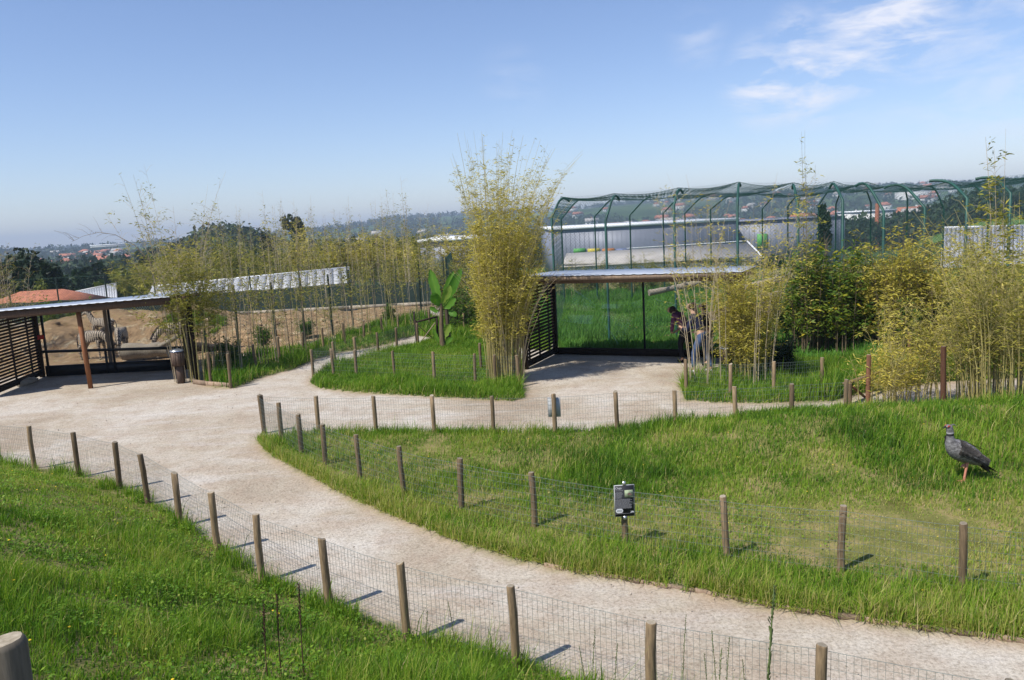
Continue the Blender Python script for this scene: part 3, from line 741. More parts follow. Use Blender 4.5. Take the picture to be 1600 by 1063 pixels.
# stone beside the left shelter's slatted wall
def rocklike(name, loc, size, mt, seed, label=None, cat=None, parent=None):
    rg = np.random.default_rng(seed); nu, nv = 14, 9; V = []
    for i in range(nv):
        ph_ = math.pi * i / (nv - 1)
        for j in range(nu):
            th = 2 * math.pi * j / nu; d = np.array([math.sin(ph_) * math.cos(th), math.sin(ph_) * math.sin(th), math.cos(ph_)])
            k = 1 + .22 * math.sin(3 * d[0] + seed) * math.cos(2.5 * d[1] + seed * 2) + .12 * math.sin(6 * d[2] + 4 * d[0] + seed)
            V.append(d * k * np.array(size) / 2)
    F = [(i*nu+j, (i+1)*nu+j, (i+1)*nu+(j+1)%nu, i*nu+(j+1)%nu) for i in range(nv-1) for j in range(nu)]
    o = np_obj(name, V, [np.array(F)], [mt], parent, smooth=True); o.location = loc
    if label: tag(o, label, cat)
    return o
q = at(42, 600); rocklike('rock', (q.x, q.y, .05), (.5, .9, .25), M['rock'], 3, 'flat pale stone lying at the foot of the left slatted wall', 'rock')

# ash bins
def ash_bin(p, h, label, lid_flat=True):
    c = empty('litter_bin', p); tag(c, label, 'litter bin', 'brown litter bins by the shelters')
    mb = MB(); mb.box((.03, 0, .27), (.17, .15, .64)); mb.build('stand', M['bin_wood'], c)
    n = 16
    mb = MB(); mb.box((0, 0, 0), (.068, .02, .40)); src = mb.build('stave', M['bin_wood'], c)
    for i in range(n):
        o = src if i == 0 else link(src.copy(), c)
        a = i * 2 * math.pi / n; o.location = (.165 * math.cos(a), .165 * math.sin(a), h - .21); o.rotation_euler = (0, 0, a + math.pi / 2)
    mb = MB(); mb.tube([(0, 0, h - .40), (0, 0, h - .02)], .152, 16); mb.build('liner', M['black_steel'], c, True)
    V = []; F = []; K = [(.19, 0), (.185, .02), (.14, .045), (.07, .06), (.0001, .063)]
    for r_, z_ in K:
        for j in range(20): V.append((r_ * math.cos(j * math.pi / 10), r_ * math.sin(j * math.pi / 10), h + z_))
    for i in range(4):
        for j in range(20): F.append((i*20+j, i*20+(j+1)%20, (i+1)*20+(j+1)%20, (i+1)*20+j))
    np_obj('lid', V, [np.array(F)], [M['lid']], c, smooth=True)
    return c
q = at(282, 599); cL = ash_bin(q, .93, 'round brown litter bin with silver lid at the right end of the left shelter')
mb = MB(); mb.tube([(-.12, 0, .96), (-.1, 0, 1.04), (0, 0, 1.07), (.1, 0, 1.04), (.12, 0, .96)], .008, 6); mb.build('handle', M['black_steel'], cL, True)
q = at(1139, 600); ash_bin(q, .86, 'round brown litter bin with silver lid among the right-hand bamboo')

# ------------------------------------------------------------------ tall fences
def tall_fence(label, T, h, mesh_h0=.05, pitch=.10, cloth=None, kerb=False, r=.028, name='paddock_fence'):
    mid = T[len(T) // 2]; c = empty(name, (mid.x, mid.y, 0)); tag(c, label, 'fence'); o = Vector(c.location)
    src = None
    for p in T:
        if src is None:
            mb = MB(); mb.tube([(0, 0, -.3), (0, 0, h)], r, 8); src = mb.build('post', M['post_green'], c, True); po = src
        else: po = link(src.copy(), c)
        po.location = (p.x - o.x, p.y - o.y, Zs(p.x, p.y)); po.rotation_euler = (random.gauss(0, .008), random.gauss(0, .008), 0)
    segs = [((a.x - o.x, a.y - o.y + .03, mesh_h0), (b.x - o.x, b.y - o.y + .03, h - .04)) for a, b in zip(T[:-1], T[1:])]
    chainlink(c, segs, pitch, .0022, M['wire_green'], 'wire_mesh')
    mb = MB()
    for a, b in zip(T[:-1], T[1:]): mb.tube([(a.x - o.x, a.y - o.y, h - .03), (b.x - o.x, b.y - o.y, h - .03)], .006, 4)
    mb.build('top_wire', M['wire_green'], c)
    if cloth:
        mt, t, b = mat('shade_cloth')
        g = noise(t, 1.4, 4, .6, mapscale=(.4, .4, 2)); cc = ramp(t, g, [(.3, (.012, .028, .025)), (.7, (.030, .052, .042))]); t.links.new(cc, b.inputs['Base Color']); b.inputs['Roughness'].default_value = .9
        for a, bb in zip(T[:-1], T[1:]):
            K = 9; V = []; F = []
            for j in range(2):
                for s_ in (0, 1):
                    for i in range(K):
                        tt = i / (K - 1); V.append((a.x + (bb.x - a.x) * tt - o.x, a.y + (bb.y - a.y) * tt - o.y - .03 - .006 * s_ + .02 * math.sin(i * 1.7), (cloth[0], cloth[1] - .05 * math.sin(math.pi * tt))[j]))
            F = [(i, i+1, 2*K+i+1, 2*K+i) for i in range(K-1)] + [(K+i, 3*K+i, 3*K+i+1, K+i+1) for i in range(K-1)]
            np_obj('shade_cloth', V, [np.array(F)], [mt], c)
    if kerb:
        for a, b in zip(T[:-1], T[1:]):
            mb = MB(); mb.beam((a.x - o.x, a.y - o.y - .12, .06), (b.x - o.x, b.y - o.y - .12, .06), .12, .18); mb.build('kerb', M['rock'], c)
    return c
near_px = [(312, 448), (363, 446), (423, 439), (468, 434), (512, 430), (545, 424), (601, 417), (653, 412), (696, 402), (705, 393)]
NT = []
for px_, py_ in near_px:
    NT.append(at(px_, py_, 2.4) if px_ > 500 else atY(px_, py_, {312: 26.2, 363: 27.0, 423: 27.7, 468: 28.8}[px_]))
tall_fence('tall green wire fence between the bamboo strip and the sandy paddock', NT, 2.4, r=.042)
FT = [Vector((x, 41.3, 0)) for x in np.arange(-34, -2.5, 2.55)]
tall_fence('tall far fence with dark green shade cloth closing the back of the paddock', FT, 2.45, cloth=(.02, 1.25), kerb=True, pitch=.14, r=.035)

# ------------------------------------------------------------------ aviary
def aviary():
    near = [((862, 340), (876, 308), (890, 315), 25.8), ((946, 345), (959, 303), (968, 313), 25.2), ((1053, 321), (1060, 294), (1067, 302), 25.0), ((1152, 323), (1154, 285), (1157, 291), 24.6),
            ((1247, 323), (1240, 286), (1238, 295), 23.6), ((1317, 314), (1303, 284), (1296, 295), 23.2), ((1381, 331), (1355, 285), (1337, 291), 22.6), ((1445, 325), (1412, 287), (1381, 294), 22.0), ((1511, 310), (1485, 283), (1452, 283), 21.4), ((1579, 302), (1555, 277), (1524, 280), 20.6), ((1690, 300), (1640, 268), (1610, 272), 19.8)]
    far = [((877, 343), (903, 311), (915, 314), 37.0), ((929, 339), (954, 311), (966, 313), 37.5), ((984, 337), (1010, 308), (1022, 311), 38), ((1036, 334), (1060, 308), (1070, 310), 38.5), ((1070, 334), (1096, 307), (1106, 309), 39), ((1110, 328), (1136, 306), (1146, 309), 39), ((1191, 327), (1213, 302), (1222, 305), 38.5),
           ((1231, 323), (1243, 307), (1250, 309), 38), ((1279, 321), (1294, 298), (1300, 300), 36.5), ((1306, 320), (1314, 297), (1318, 299), 35.5), ((1361, 318), (1355, 299), (1350, 301), 34), ((1418, 312), (1414, 294), (1406, 297), 32.5), ((1475, 327), (1462, 295), (1450, 291), 31), ((1545, 318), (1526, 290), (1512, 292), 29), ((1640, 306), (1620, 282), (1606, 285), 26)]
    c0 = Vector((9, 30, 0)); c = empty('aviary', c0); tag(c, 'large netted aviary on curved green tube posts behind the right shelter', 'aviary')
    cen = Vector((11.5, 30.5, 0)); nt_pts = []; ft_pts = []
    for lst, r_, out in ((near, .040, nt_pts), (far, .034, ft_pts)):
        for bp, tp, hk, Y in lst:
            b = atY(*bp, Y); foot = Vector((b.x, b.y, Zs(b.x, b.y)))
            inw = (cen - Vector((b.x, b.y, 0))); inw.z = 0; inw.normalize()
            # the arm leans inwards: find the depth where it meets the photographed top
            t_ = atY(*tp, Y); dx = t_.x - b.x
            k = 1.15; dy = inw.y * .9
            t_ = atY(*tp, Y + dy); h_ = atY(*hk, Y + dy + inw.y * .35)
            pts = [foot - Vector((0, 0, .3)), b]
            k0 = b.lerp(t_, .62); k1 = t_ + (t_ - b) * .16; pts += [b.lerp(t_, .3), k0]
            for q_ in (.2, .4, .6, .8, 1.0): pts.append(k0 * (1 - q_) ** 2 + k1 * 2 * q_ * (1 - q_) + h_ * q_ ** 2)
            loc = [p - c0 for p in pts]
            mb = MB(); mb.tube(loc, [r_] * 3 + [r_ * .95] * (len(loc) - 3), 8); mb.build('post', M['tube_green'], c, True)
            out.append((foot, b, t_))
    # side netting: from the bend to the ground and along the arms; top netting draped between both rows
    A = []; B = []
    def quad_net(p00, p10, p01, p11, pitch):
        """diagonal wires over a bilinear quad"""
        p00, p10, p01, p11 = (np.array(v) for v in (p00, p10, p01, p11))
        L = (np.linalg.norm(p10 - p00) + np.linalg.norm(p11 - p01)) / 2; H = (np.linalg.norm(p01 - p00) + np.linalg.norm(p11 - p10)) / 2
        if L < .05 or H < .05: return
        f = lambda s, t: (p00 * ((1-s)*(1-t))[:, None] + p10 * (s*(1-t))[:, None] + p01 * ((1-s)*t)[:, None] + p11 * (s*t)[:, None])
        for sg in (0, 1):
            k = np.arange(-H, L, pitch) + pitch / 2
            x0 = np.maximum(k, 0); x1 = np.minimum(k + H, L); ok = x1 > x0 + .01; k, x0, x1 = k[ok], x0[ok], x1[ok]
            z0 = x0 - k; z1 = x1 - k
            if sg: z0, z1 = H - z0, H - z1
            A.append(f(x0 / L, z0 / H)); B.append(f(x1 / L, z1 / H))
    for row, sag in ((nt_pts, .10), (ft_pts, .08)):
        for (f0, b0, t0), (f1, b1, t1) in zip(row[:-1], row[1:]):
            quad_net(f0, f1, b0, b1, .105); quad_net(b0, b1, t0, t1, .105)
    quad_net(nt_pts[0][0], ft_pts[0][0], nt_pts[0][1], ft_pts[0][1], .45)
    quad_net(nt_pts[0][1], ft_pts[0][1], nt_pts[0][2], ft_pts[0][2], .25)
    # top surface as sagging patches
    nx = len(nt_pts)
    fi = np.linspace(0, len(ft_pts) - 1, nx)
    fp = [np.array([np.interp(q, range(len(ft_pts)), [t[2][k] for t in ft_pts]) for k in range(3)]) for q in fi]
    NS, MS = 4, 10
    def tp(i, s, t):
        a = np.array(nt_pts[i][2]) * (1 - s) + np.array(nt_pts[i + 1][2]) * s; b = fp[i] * (1 - s) + fp[i + 1] * s
        p = a * (1 - t) + b * t
        p[2] -= .11 * math.sin(math.pi * s) * (1 - .5 * math.sin(math.pi * t)) + .16 * math.sin(math.pi * t) * (.6 + .4 * math.sin(i * 1.9)) * (.75 + .25 * math.cos(t * 12))
        return p
    for i in range(nx - 1):
        for a in range(NS):
            for b in range(MS):
                s0, s1, t0, t1 = a / NS, (a + 1) / NS, b / MS, (b + 1) / MS
                quad_net(tp(i, s0, t0), tp(i, s1, t0), tp(i, s0, t1), tp(i, s1, t1), .26)
    A_ = np.concatenate(A) - np.array(c0); B_ = np.concatenate(B) - np.array(c0)
    P = np.stack([A_, B_], 1); V, F = tubes(P, np.full((len(P), 2), .0025), 3)
    np_obj('netting', V, F, [M['net']], c)
    for i in range(nx - 1):
        mb = MB(); mb.tube([tp(i, s, 0) - np.array(c0) + np.array([0, 0, .01]) for s in np.linspace(0, 1, 7)], .008, 5); mb.build('edge_cable', M['tube_green'], c)
    for (f0, b0, t0), (f1, b1, t1) in zip(ft_pts[:-1], ft_pts[1:]):
        q0 = t0 - c0; q1 = t1 - c0; mb = MB(); mb.tube([q0, q0.lerp(q1, .5) - Vector((0, 0, .06)), q1], .009, 5); mb.build('edge_cable', M['tube_green'], c)
aviary()
# perch log and stones in the aviary
def log(label, a, b, r, mt, name='log', seed=0, knots=True):
    a = Vector(a); b = Vector(b); c = (a + b) / 2; rg = random.Random(seed); pts = []; rs = []
    for i in range(9):
        t = i / 8; p = a.lerp(b, t) - c + Vector((rg.gauss(0, r * .08), rg.gauss(0, r * .08), rg.gauss(0, r * .1))); pts.append(p); rs.append(r * (1 + rg.gauss(0, .07)) * (1 - .15 * t))
    mb = MB(); mb.tube(pts, rs, 14)
    if knots: mb.tube([pts[5], pts[5] + Vector((rg.gauss(0, r), -r * .6, r * 1.5))], [r * .4, r * .25], 7)
    o = mb.build(name, mt, None, True); o.location = c; tag(o, label, 'log'); return o
a = atY(1013, 458, 27.0); b = atY(1095, 441, 27.4)
log('pale perch log raised across the aviary grass behind the shelter', a, b, .11, M['log'], seed=2)
for k, (pa, Ya, pb, Yb, r_) in enumerate((((1150, 452), 28, (1245, 432), 28.5, .14), ((1190, 462), 27, (1290, 455), 27.6, .12), ((1120, 438), 29, (1190, 446), 29, .10))):
    log(['thick pale log slanting over the heap of branches in the aviary', 'lower pale log lying at the foot of the branch heap in the aviary', 'thin pale log at the left end of the branch heap in the aviary'][k], atY(*pa, Ya), atY(*pb, Yb), r_, M['log'], seed=k + 5)
hp = atY(1235, 470, 28.4)
rocklike('soil_mound', (hp.x, hp.y, .0), (5.5, 2.2, 1.7), M['earth'], 8, 'stony earth heap under the logs at the back of the aviary', 'mound')
# logs in the paddock
log('big pale hollow log lying in the sand in front of the zebras', atY(193, 551, 26.6), atY(264, 546, 26.9), .29, M['log'], seed=11)
log('long dark log lying at the foot of the thin bamboo stems', atY(302, 541, 27.6), atY(404, 548, 29.2), .15, M['dark_log'], seed=12)
# ------------------------------------------------------------------ grass
def scatter(poly, n, margin=0.0, dens=None, seed=0, rgn=None, inner=None):
    rg = np.random.default_rng(seed); poly = np.asarray(poly); lo = poly.min(0); hi = poly.max(0)
    if rgn: lo = np.maximum(lo, rgn[0]); hi = np.minimum(hi, rgn[1])
    x = rg.uniform(lo[0], hi[0], n); y = rg.uniform(lo[1], hi[1], n)
    k = inside(poly, x, y)
    # keep only what lies inside the view, with a generous margin for other positions
    k &= np.abs(x) < y * .80 + 2.2
    x, y = x[k], y[k]
    if dens is not None:
        k = rg.uniform(0, 1, len(x)) < dens(x, y); x, y = x[k], y[k]
    return x, y
def blades(name, label, x, y, h, w, mt, tone, seed=0, lean=.62, zoff=-.01, wind=(.12, .05)):
    rg = np.random.default_rng(seed); n = len(x)
    z = Z(x, y) + zoff
    a = rg.uniform(0, 2 * np.pi, n); f = rg.uniform(0, 2 * np.pi, n)
    ln = h * np.abs(rg.normal(0, lean, n))
    dx = np.cos(a) * ln + wind[0] * h; dy = np.sin(a) * ln + wind[1] * h
    wx = np.cos(f) * w / 2; wy = np.sin(f) * w / 2
    zt = h * np.clip(1 - .5 * (ln / h) ** 2, .35, 1)
    b = np.stack([x, y, z], 1)
    V = np.empty((n, 5, 3))
    V[:, 0] = b + np.stack([-wx, -wy, 0 * x], 1); V[:, 1] = b + np.stack([wx, wy, 0 * x], 1)
    mid = b + np.stack([dx * .33, dy * .33, zt * .58], 1)
    V[:, 2] = mid + np.stack([wx, wy, 0 * x], 1) * .8; V[:, 3] = mid - np.stack([wx, wy, 0 * x], 1) * .8
    V[:, 4] = b + np.stack([dx, dy, zt], 1)
    i = np.arange(n)[:, None] * 5
    o = np_obj(name, V.reshape(-1, 3), [i + np.array([[0, 1, 2, 3]]), i + np.array([[3, 2, 4]])], [mt], attrs={'tone': np.repeat(np.clip(tone, 0, 1), 5)})
    tag(o, label, kind='stuff'); return o
def hgt(x, y, lo, hi, s, seed):
    f = fbm(x, y, s, seed, 3); return lo + (hi - lo) * sstep(.35, .72, f)

# near bank
x, y = scatter(BANK, 620000, seed=1, rgn=((-12, 1.0), (6, 13)), dens=lambda x, y: np.clip(.35 + .65 * sstep(2, 5, y), 0, 1) * np.where(y > 9, .55, 1))
k = Zs(0, 0)
nb = fbm(x, y, .9, 50, 3); n2 = fbm(x, y, .28, 52, 2)
h = (.03 + .09 * sstep(.4, .75, nb) + .075 * sstep(.4, .8, n2)) * np.random.default_rng(2).lognormal(0, .28, len(x))
s_ = (np.interp(x, _fx, _fy) - y)
h *= np.where(s_ < .5, .8, 1) * (1 + .9 * sstep(-3.8, 0.5, x))
tone = .40 + 1.0 * (fbm(x, y, .9, 55, 3) - .5) + .45 * (n2 - .5) + np.random.default_rng(3).normal(0, .19, len(x))
straw = np.random.default_rng(4).uniform(0, 1, len(x)) < .035; tone[straw] = .97
blades('grass', 'dense fresh green grass and clover on the near bank', x, y, h, np.random.default_rng(5).uniform(.004, .009, len(x)) * (1 + .8 * (h < .08)), M['grass'], tone, 1)
# clover-like leaves low in the bank grass
x, y = scatter(BANK, 90000, seed=11, rgn=((-12, 3.0), (6, 13)), dens=lambda x, y: sstep(.42, .62, fbm(x, y, .8, 77, 3)))
def clover(name, label, x, y, r, hh, mt, tone, seed):
    rg = np.random.default_rng(seed); n = len(x); z = Z(x, y) + hh * rg.uniform(.5, 1.1, n)
    a = rg.uniform(0, 6.28, n); V = np.empty((n, 4, 3)); tx = rg.normal(0, .35, n); ty = rg.normal(0, .35, n)
    for i in range(4):
        q = a + i * np.pi / 2; k = r * (1 if i % 2 == 0 else .65); cx = np.cos(q) * k; cy = np.sin(q) * k
        V[:, i] = np.stack([x + cx, y + cy, z + cx * tx + cy * ty], 1)
    i = np.arange(n)[:, None] * 4
    o = np_obj(name, V.reshape(-1, 3), [i + np.array([[0, 1, 2, 3]])], [mt], attrs={'tone': np.repeat(np.clip(tone, 0, 1), 4)}); tag(o, label, kind='stuff')
clover('clover', 'clover leaves among the near bank grass', x, y, np.random.default_rng(6).uniform(.010, .020, len(x)), .12, M['grass'], .35 + .3 * np.random.default_rng(7).normal(0, .5, len(x)), 8)

# bird lawn
LA = np.asarray(LAWN)
def lawn_h(x, y):
    d = poly_dist(LAWN, x, y)
    tall = sstep(.45, .68, fbm(x, y, 1.5, 60, 3)) * .7 + .3
    back = sstep(9.8, 11.6, y) * sstep(-1, 3, x)
    frontedge = (1 - sstep(.15, 1.1, d)) * np.where(y < 12.5, 1, .6)
    short = sstep(0, 1.5, x) * (1 - sstep(9.0, 10.6, y + .0 * x)) * sstep(.7, 1.5, d)
    return np.clip(.045 + .06 * tall + .09 * back * tall + .085 * frontedge * (.2 + tall * 1.0) - .04 * short, .025, .30), short, frontedge, back
x, y = scatter(LAWN, 560000, seed=21, dens=lambda x, y: np.where(y > 12, .6, .9) * (1 - .22 * lawn_h(x, y)[1]) * (.45 + .55 * sstep(.38, .5, fbm(x, y, .45, 68, 2))))
h0, short, fe, back = lawn_h(x, y)
rg_ = np.random.default_rng(22)
h = h0 * rg_.lognormal(0, .3, len(x))
tone = .38 + .34 * short + 1.0 * (fbm(x, y, .9, 66, 3) - .5) + .12 * fe + .12 * sstep(.5, .7, fbm(x, y, .5, 67, 2)) - .10 * back + rg_.normal(0, .20, len(x))
dry = rg_.uniform(0, 1, len(x)) < (.04 + .25 * (1 - sstep(0, .25, poly_dist(LAWN, x, y))) + .5 * short * sstep(.4, .6, fbm(x, y, .6, 75, 2)) + .25 * sstep(.55, .7, fbm(x, y, .7, 69, 2))); tone[dry] = rg_.uniform(.88, 1, dry.sum())
blades('grass', 'rough green grass with yellow patches on the bird lawn', x, y, h, rg_.uniform(.006, .012, len(x)) * (1 + .3 * back), M['grass'], tone, 23)
x, y = scatter(LAWN, 30000, seed=31, dens=lambda x, y: sstep(.45, .7, fbm(x, y, 1.0, 78, 3)))
clover('broad_weeds', 'broad leaved weeds in the bird lawn', x, y, np.random.default_rng(6).uniform(.008, .022, len(x)), .06, M['grass'], .5 + .3 * np.random.default_rng(7).normal(0, .5, len(x)), 8)
# drooping tufts hanging over the edge of the bird lawn
rg_ = np.random.default_rng(91)
fr = np.asarray(P0([(403, 690), (425, 713), (470, 736), (520, 765), (600, 802), (700, 842), (800, 872), (900, 895), (1000, 910), (1100, 928), (1200, 948), (1300, 964), (1400, 977), (1500, 990), (1640, 1010)]))
sg = rg_.integers(0, len(fr) - 1, 16000); tt = rg_.uniform(0, 1, 16000)
pp = fr[sg] + (fr[sg + 1] - fr[sg]) * tt[:, None] + rg_.normal(.03, .05, (16000, 2)) * np.array([.4, 1])
k = hash_noise(pp[:, 0], pp[:, 1], .22, 5) > .30; pp = pp[k]
blades('grass', 'straw coloured tufts hanging over the edge of the bird lawn', pp[:, 0], pp[:, 1], rg_.lognormal(-2.0, .35, len(pp)), np.full(len(pp), .008), M['grass'], rg_.choice([.35, .55, .85, .93, .98], len(pp)), 92, lean=.8, zoff=.03)
# small lawn, planted strip, right bed
def patch(poly, n, label, lo, hi, seed, w=(.008, .016), t0=.32, rgn=None, dens=None, mt='grass'):
    x, y = scatter(poly, n, seed=seed, rgn=rgn, dens=dens); rg_ = np.random.default_rng(seed + 1)
    d = poly_dist(poly, x, y)
    h = (hgt(x, y, lo, hi, 1.1, seed) + .08 * (1 - sstep(0, .5, d))) * rg_.lognormal(0, .28, len(x))
    tone = t0 + .08 + .7 * (fbm(x, y, 1.0, seed + 5, 3) - .5) + rg_.normal(0, .13, len(x))
    dry = rg_.uniform(0, 1, len(x)) < .02 + .10 * (1 - sstep(0, .25, d)); tone[dry] = .95
    blades('grass', label, x, y, h, rg_.uniform(*w, len(x)), M[mt], tone, seed + 2)
patch(ISLAND, 130000, 'green grass of the small lawn round the banana plant', .07, .22, 100)
patch(BED, 60000, 'leafy green ground cover under the thin bamboo stems', .08, .30, 110, (.012, .024), .22)
patch(RBED, 130000, 'tall grass of the bed under the right-hand bamboo', .12, .34, 120, (.010, .02), .30, rgn=((3.5, 15), (18, 20.5)))
patch(BACKG, 50000, 'grass behind the small lawn', .10, .30, 130, (.015, .03), .25)
patch(AVI, 330000, 'lush meadow grass inside the aviary', .10, .32, 140, (.018, .036), .45, rgn=((.4, 18), (27, 44)), mt='grass_far')
# tufts at the path side of the wire fences
def line_tufts(T, n, label, seed, spread=.12, hm=.14, off=(0, 0)):
    rg_ = np.random.default_rng(seed); P = np.array([(p.x, p.y) for p in T]); sg = rg_.integers(0, len(P) - 1, n); tt = rg_.uniform(0, 1, n)
    pp = P[sg] + (P[sg + 1] - P[sg]) * tt[:, None] + rg_.normal(0, spread, (n, 2)) + np.array(off)
    k = hash_noise(pp[:, 0], pp[:, 1], .3, seed) > .5; pp = pp[k]
    blades('grass', label, pp[:, 0], pp[:, 1], hm * rg_.lognormal(0, .35, len(pp)), rg_.uniform(.006, .012, len(pp)), M['grass'], .4 + rg_.normal(0, .2, len(pp)), seed + 1)
line_tufts(lawn_back_T, 9000, 'tufts along the far fence of the bird lawn', 150)
line_tufts(front_T, 12000, 'tufts along the near fence', 151, .10, .17, (0, -.08))

# tall flowering grass stems in the foreground
def seed_stalk(p, hgt_, lean, label, dark=True, full=False, k=1.0):
    mb = MB(); c = empty('grass_stalk', p); tag(c, label, 'grass stalk')
    K = 8; pts = [Vector((lean[0] * (i / (K-1)) ** 1.6, lean[1] * (i / (K-1)) ** 1.6, hgt_ * i / (K-1))) for i in range(K)]
    mb.tube(pts, [.0035 * k * (1 - .6 * i / K) for i in range(K)], 5); mb.build('stem', M['stalk_dark' if dark else 'stalk_green'], c)
    mb = MB(); rg = random.Random(int(p.x * 1000)); n = 46 if full else 30
    for i in range(n):
        t = .52 + .48 * i / n; f = t * (K - 1); j = min(int(f), K - 2); q = pts[j].lerp(pts[j + 1], f - j)
        a = rg.uniform(0, 6.28); l = rg.uniform(.012, .022) * (1.25 - t * .6) * k; d = Vector((math.cos(a) * .45, math.sin(a) * .45, 1)).normalized()
        s = Vector((-math.sin(a), math.cos(a), 0)) * .0035 * k
        mb.add([q - s, q + s, q + d * l + s * .6 + Vector((math.cos(a), math.sin(a), 0)) * .004, q + d * l * 1.25, q + d * l - s * .6], [[(0, 1, 2, 4)], [(4, 2, 3)]])
    mb.build('seed_head', M['stalk_dark' if dark else 'stalk_green'], c)
M['stalk_dark'] = plain('dock_stalk', (.10, .055, .03), .8, 0, .3, 20)
M['stalk_green'] = plain('green_stalk', (.12, .16, .05), .7, 0, .3, 20)
def on_bank(px, py):
    """first point of the bank along a line of sight"""
    d = ray(px, py); t = 1.0
    while t < 30:
        q = Vector((0, 0, CAM_Z)) + d * t
        if q.z < Zs(q.x, q.y): return q
        t += .03
    return at(px, py, 0)
for (px, pb, pt, dk, lb) in ((475, 1055, 935, 1, 'dark dry dock stalk rising from the near bank grass'), (440, 1062, 950, 1, 'dark bent dock stalk, second from the right on the near bank'), (418, 1062, 965, 1, 'shorter dark dock stalk, leftmost of the three on the near bank')):
    q = on_bank(px, pb); L = (Vector(q) - Vector((0, 0, CAM_Z))).length; hh = (pb - pt) / FPX * L * 1.12
    seed_stalk(q, hh, (.03, .0), lb, True, True, 1.7)
q = Vector((1.00, 2.75, 0)); q.z = 1.95
b_ = atY(1185, 1075, 3.1); t_ = atY(1210, 915, 3.1)
seed_stalk(Vector((b_.x, b_.y, Zs(b_.x, b_.y))), t_.z - Zs(b_.x, b_.y), (t_.x - b_.x, 0), 'tall green seed stalk rising in front of the near path', False, True, 1.9)
STK = ['thin green seed stalk ' + w for w in ('just right of the rightmost tall fence post but one', 'between the pair of bent stalks near the bottom edge', 'leaning left at the foot of the near fence, lower right', 'halfway along the wire right of the tallest near post', 'left of the stalk group near the bottom right', 'standing before the wire right of the split-topped post', 'left of the split-topped post in the near bank edge', 'right-hand one of the dense stalk group', 'lowest one at the right of the stalk group', 'below the wire midway between two near posts', 'left-hand one below the wire midway between two near posts')]
for k, (px, py, Y, s) in enumerate(((1112, 985, 4.2, -1), (1128, 1012, 4.3, 1), (1100, 1020, 4.1, -1), (930, 985, 5.6, 1), (1072, 960, 4.9, 1), (700, 940, 6.2, -1), (668, 955, 6.1, 1), (1140, 995, 4.4, 1), (1160, 1030, 4.0, -1), (965, 1005, 5.2, 1), (905, 1010, 5.4, -1))):
    t_ = atY(px, py, Y); bx_ = t_.x - .05 * s; zb = Zs(bx_, Y)
    seed_stalk(Vector((bx_, Y, zb)), t_.z - zb, (.05 * s, 0), STK[k], False)

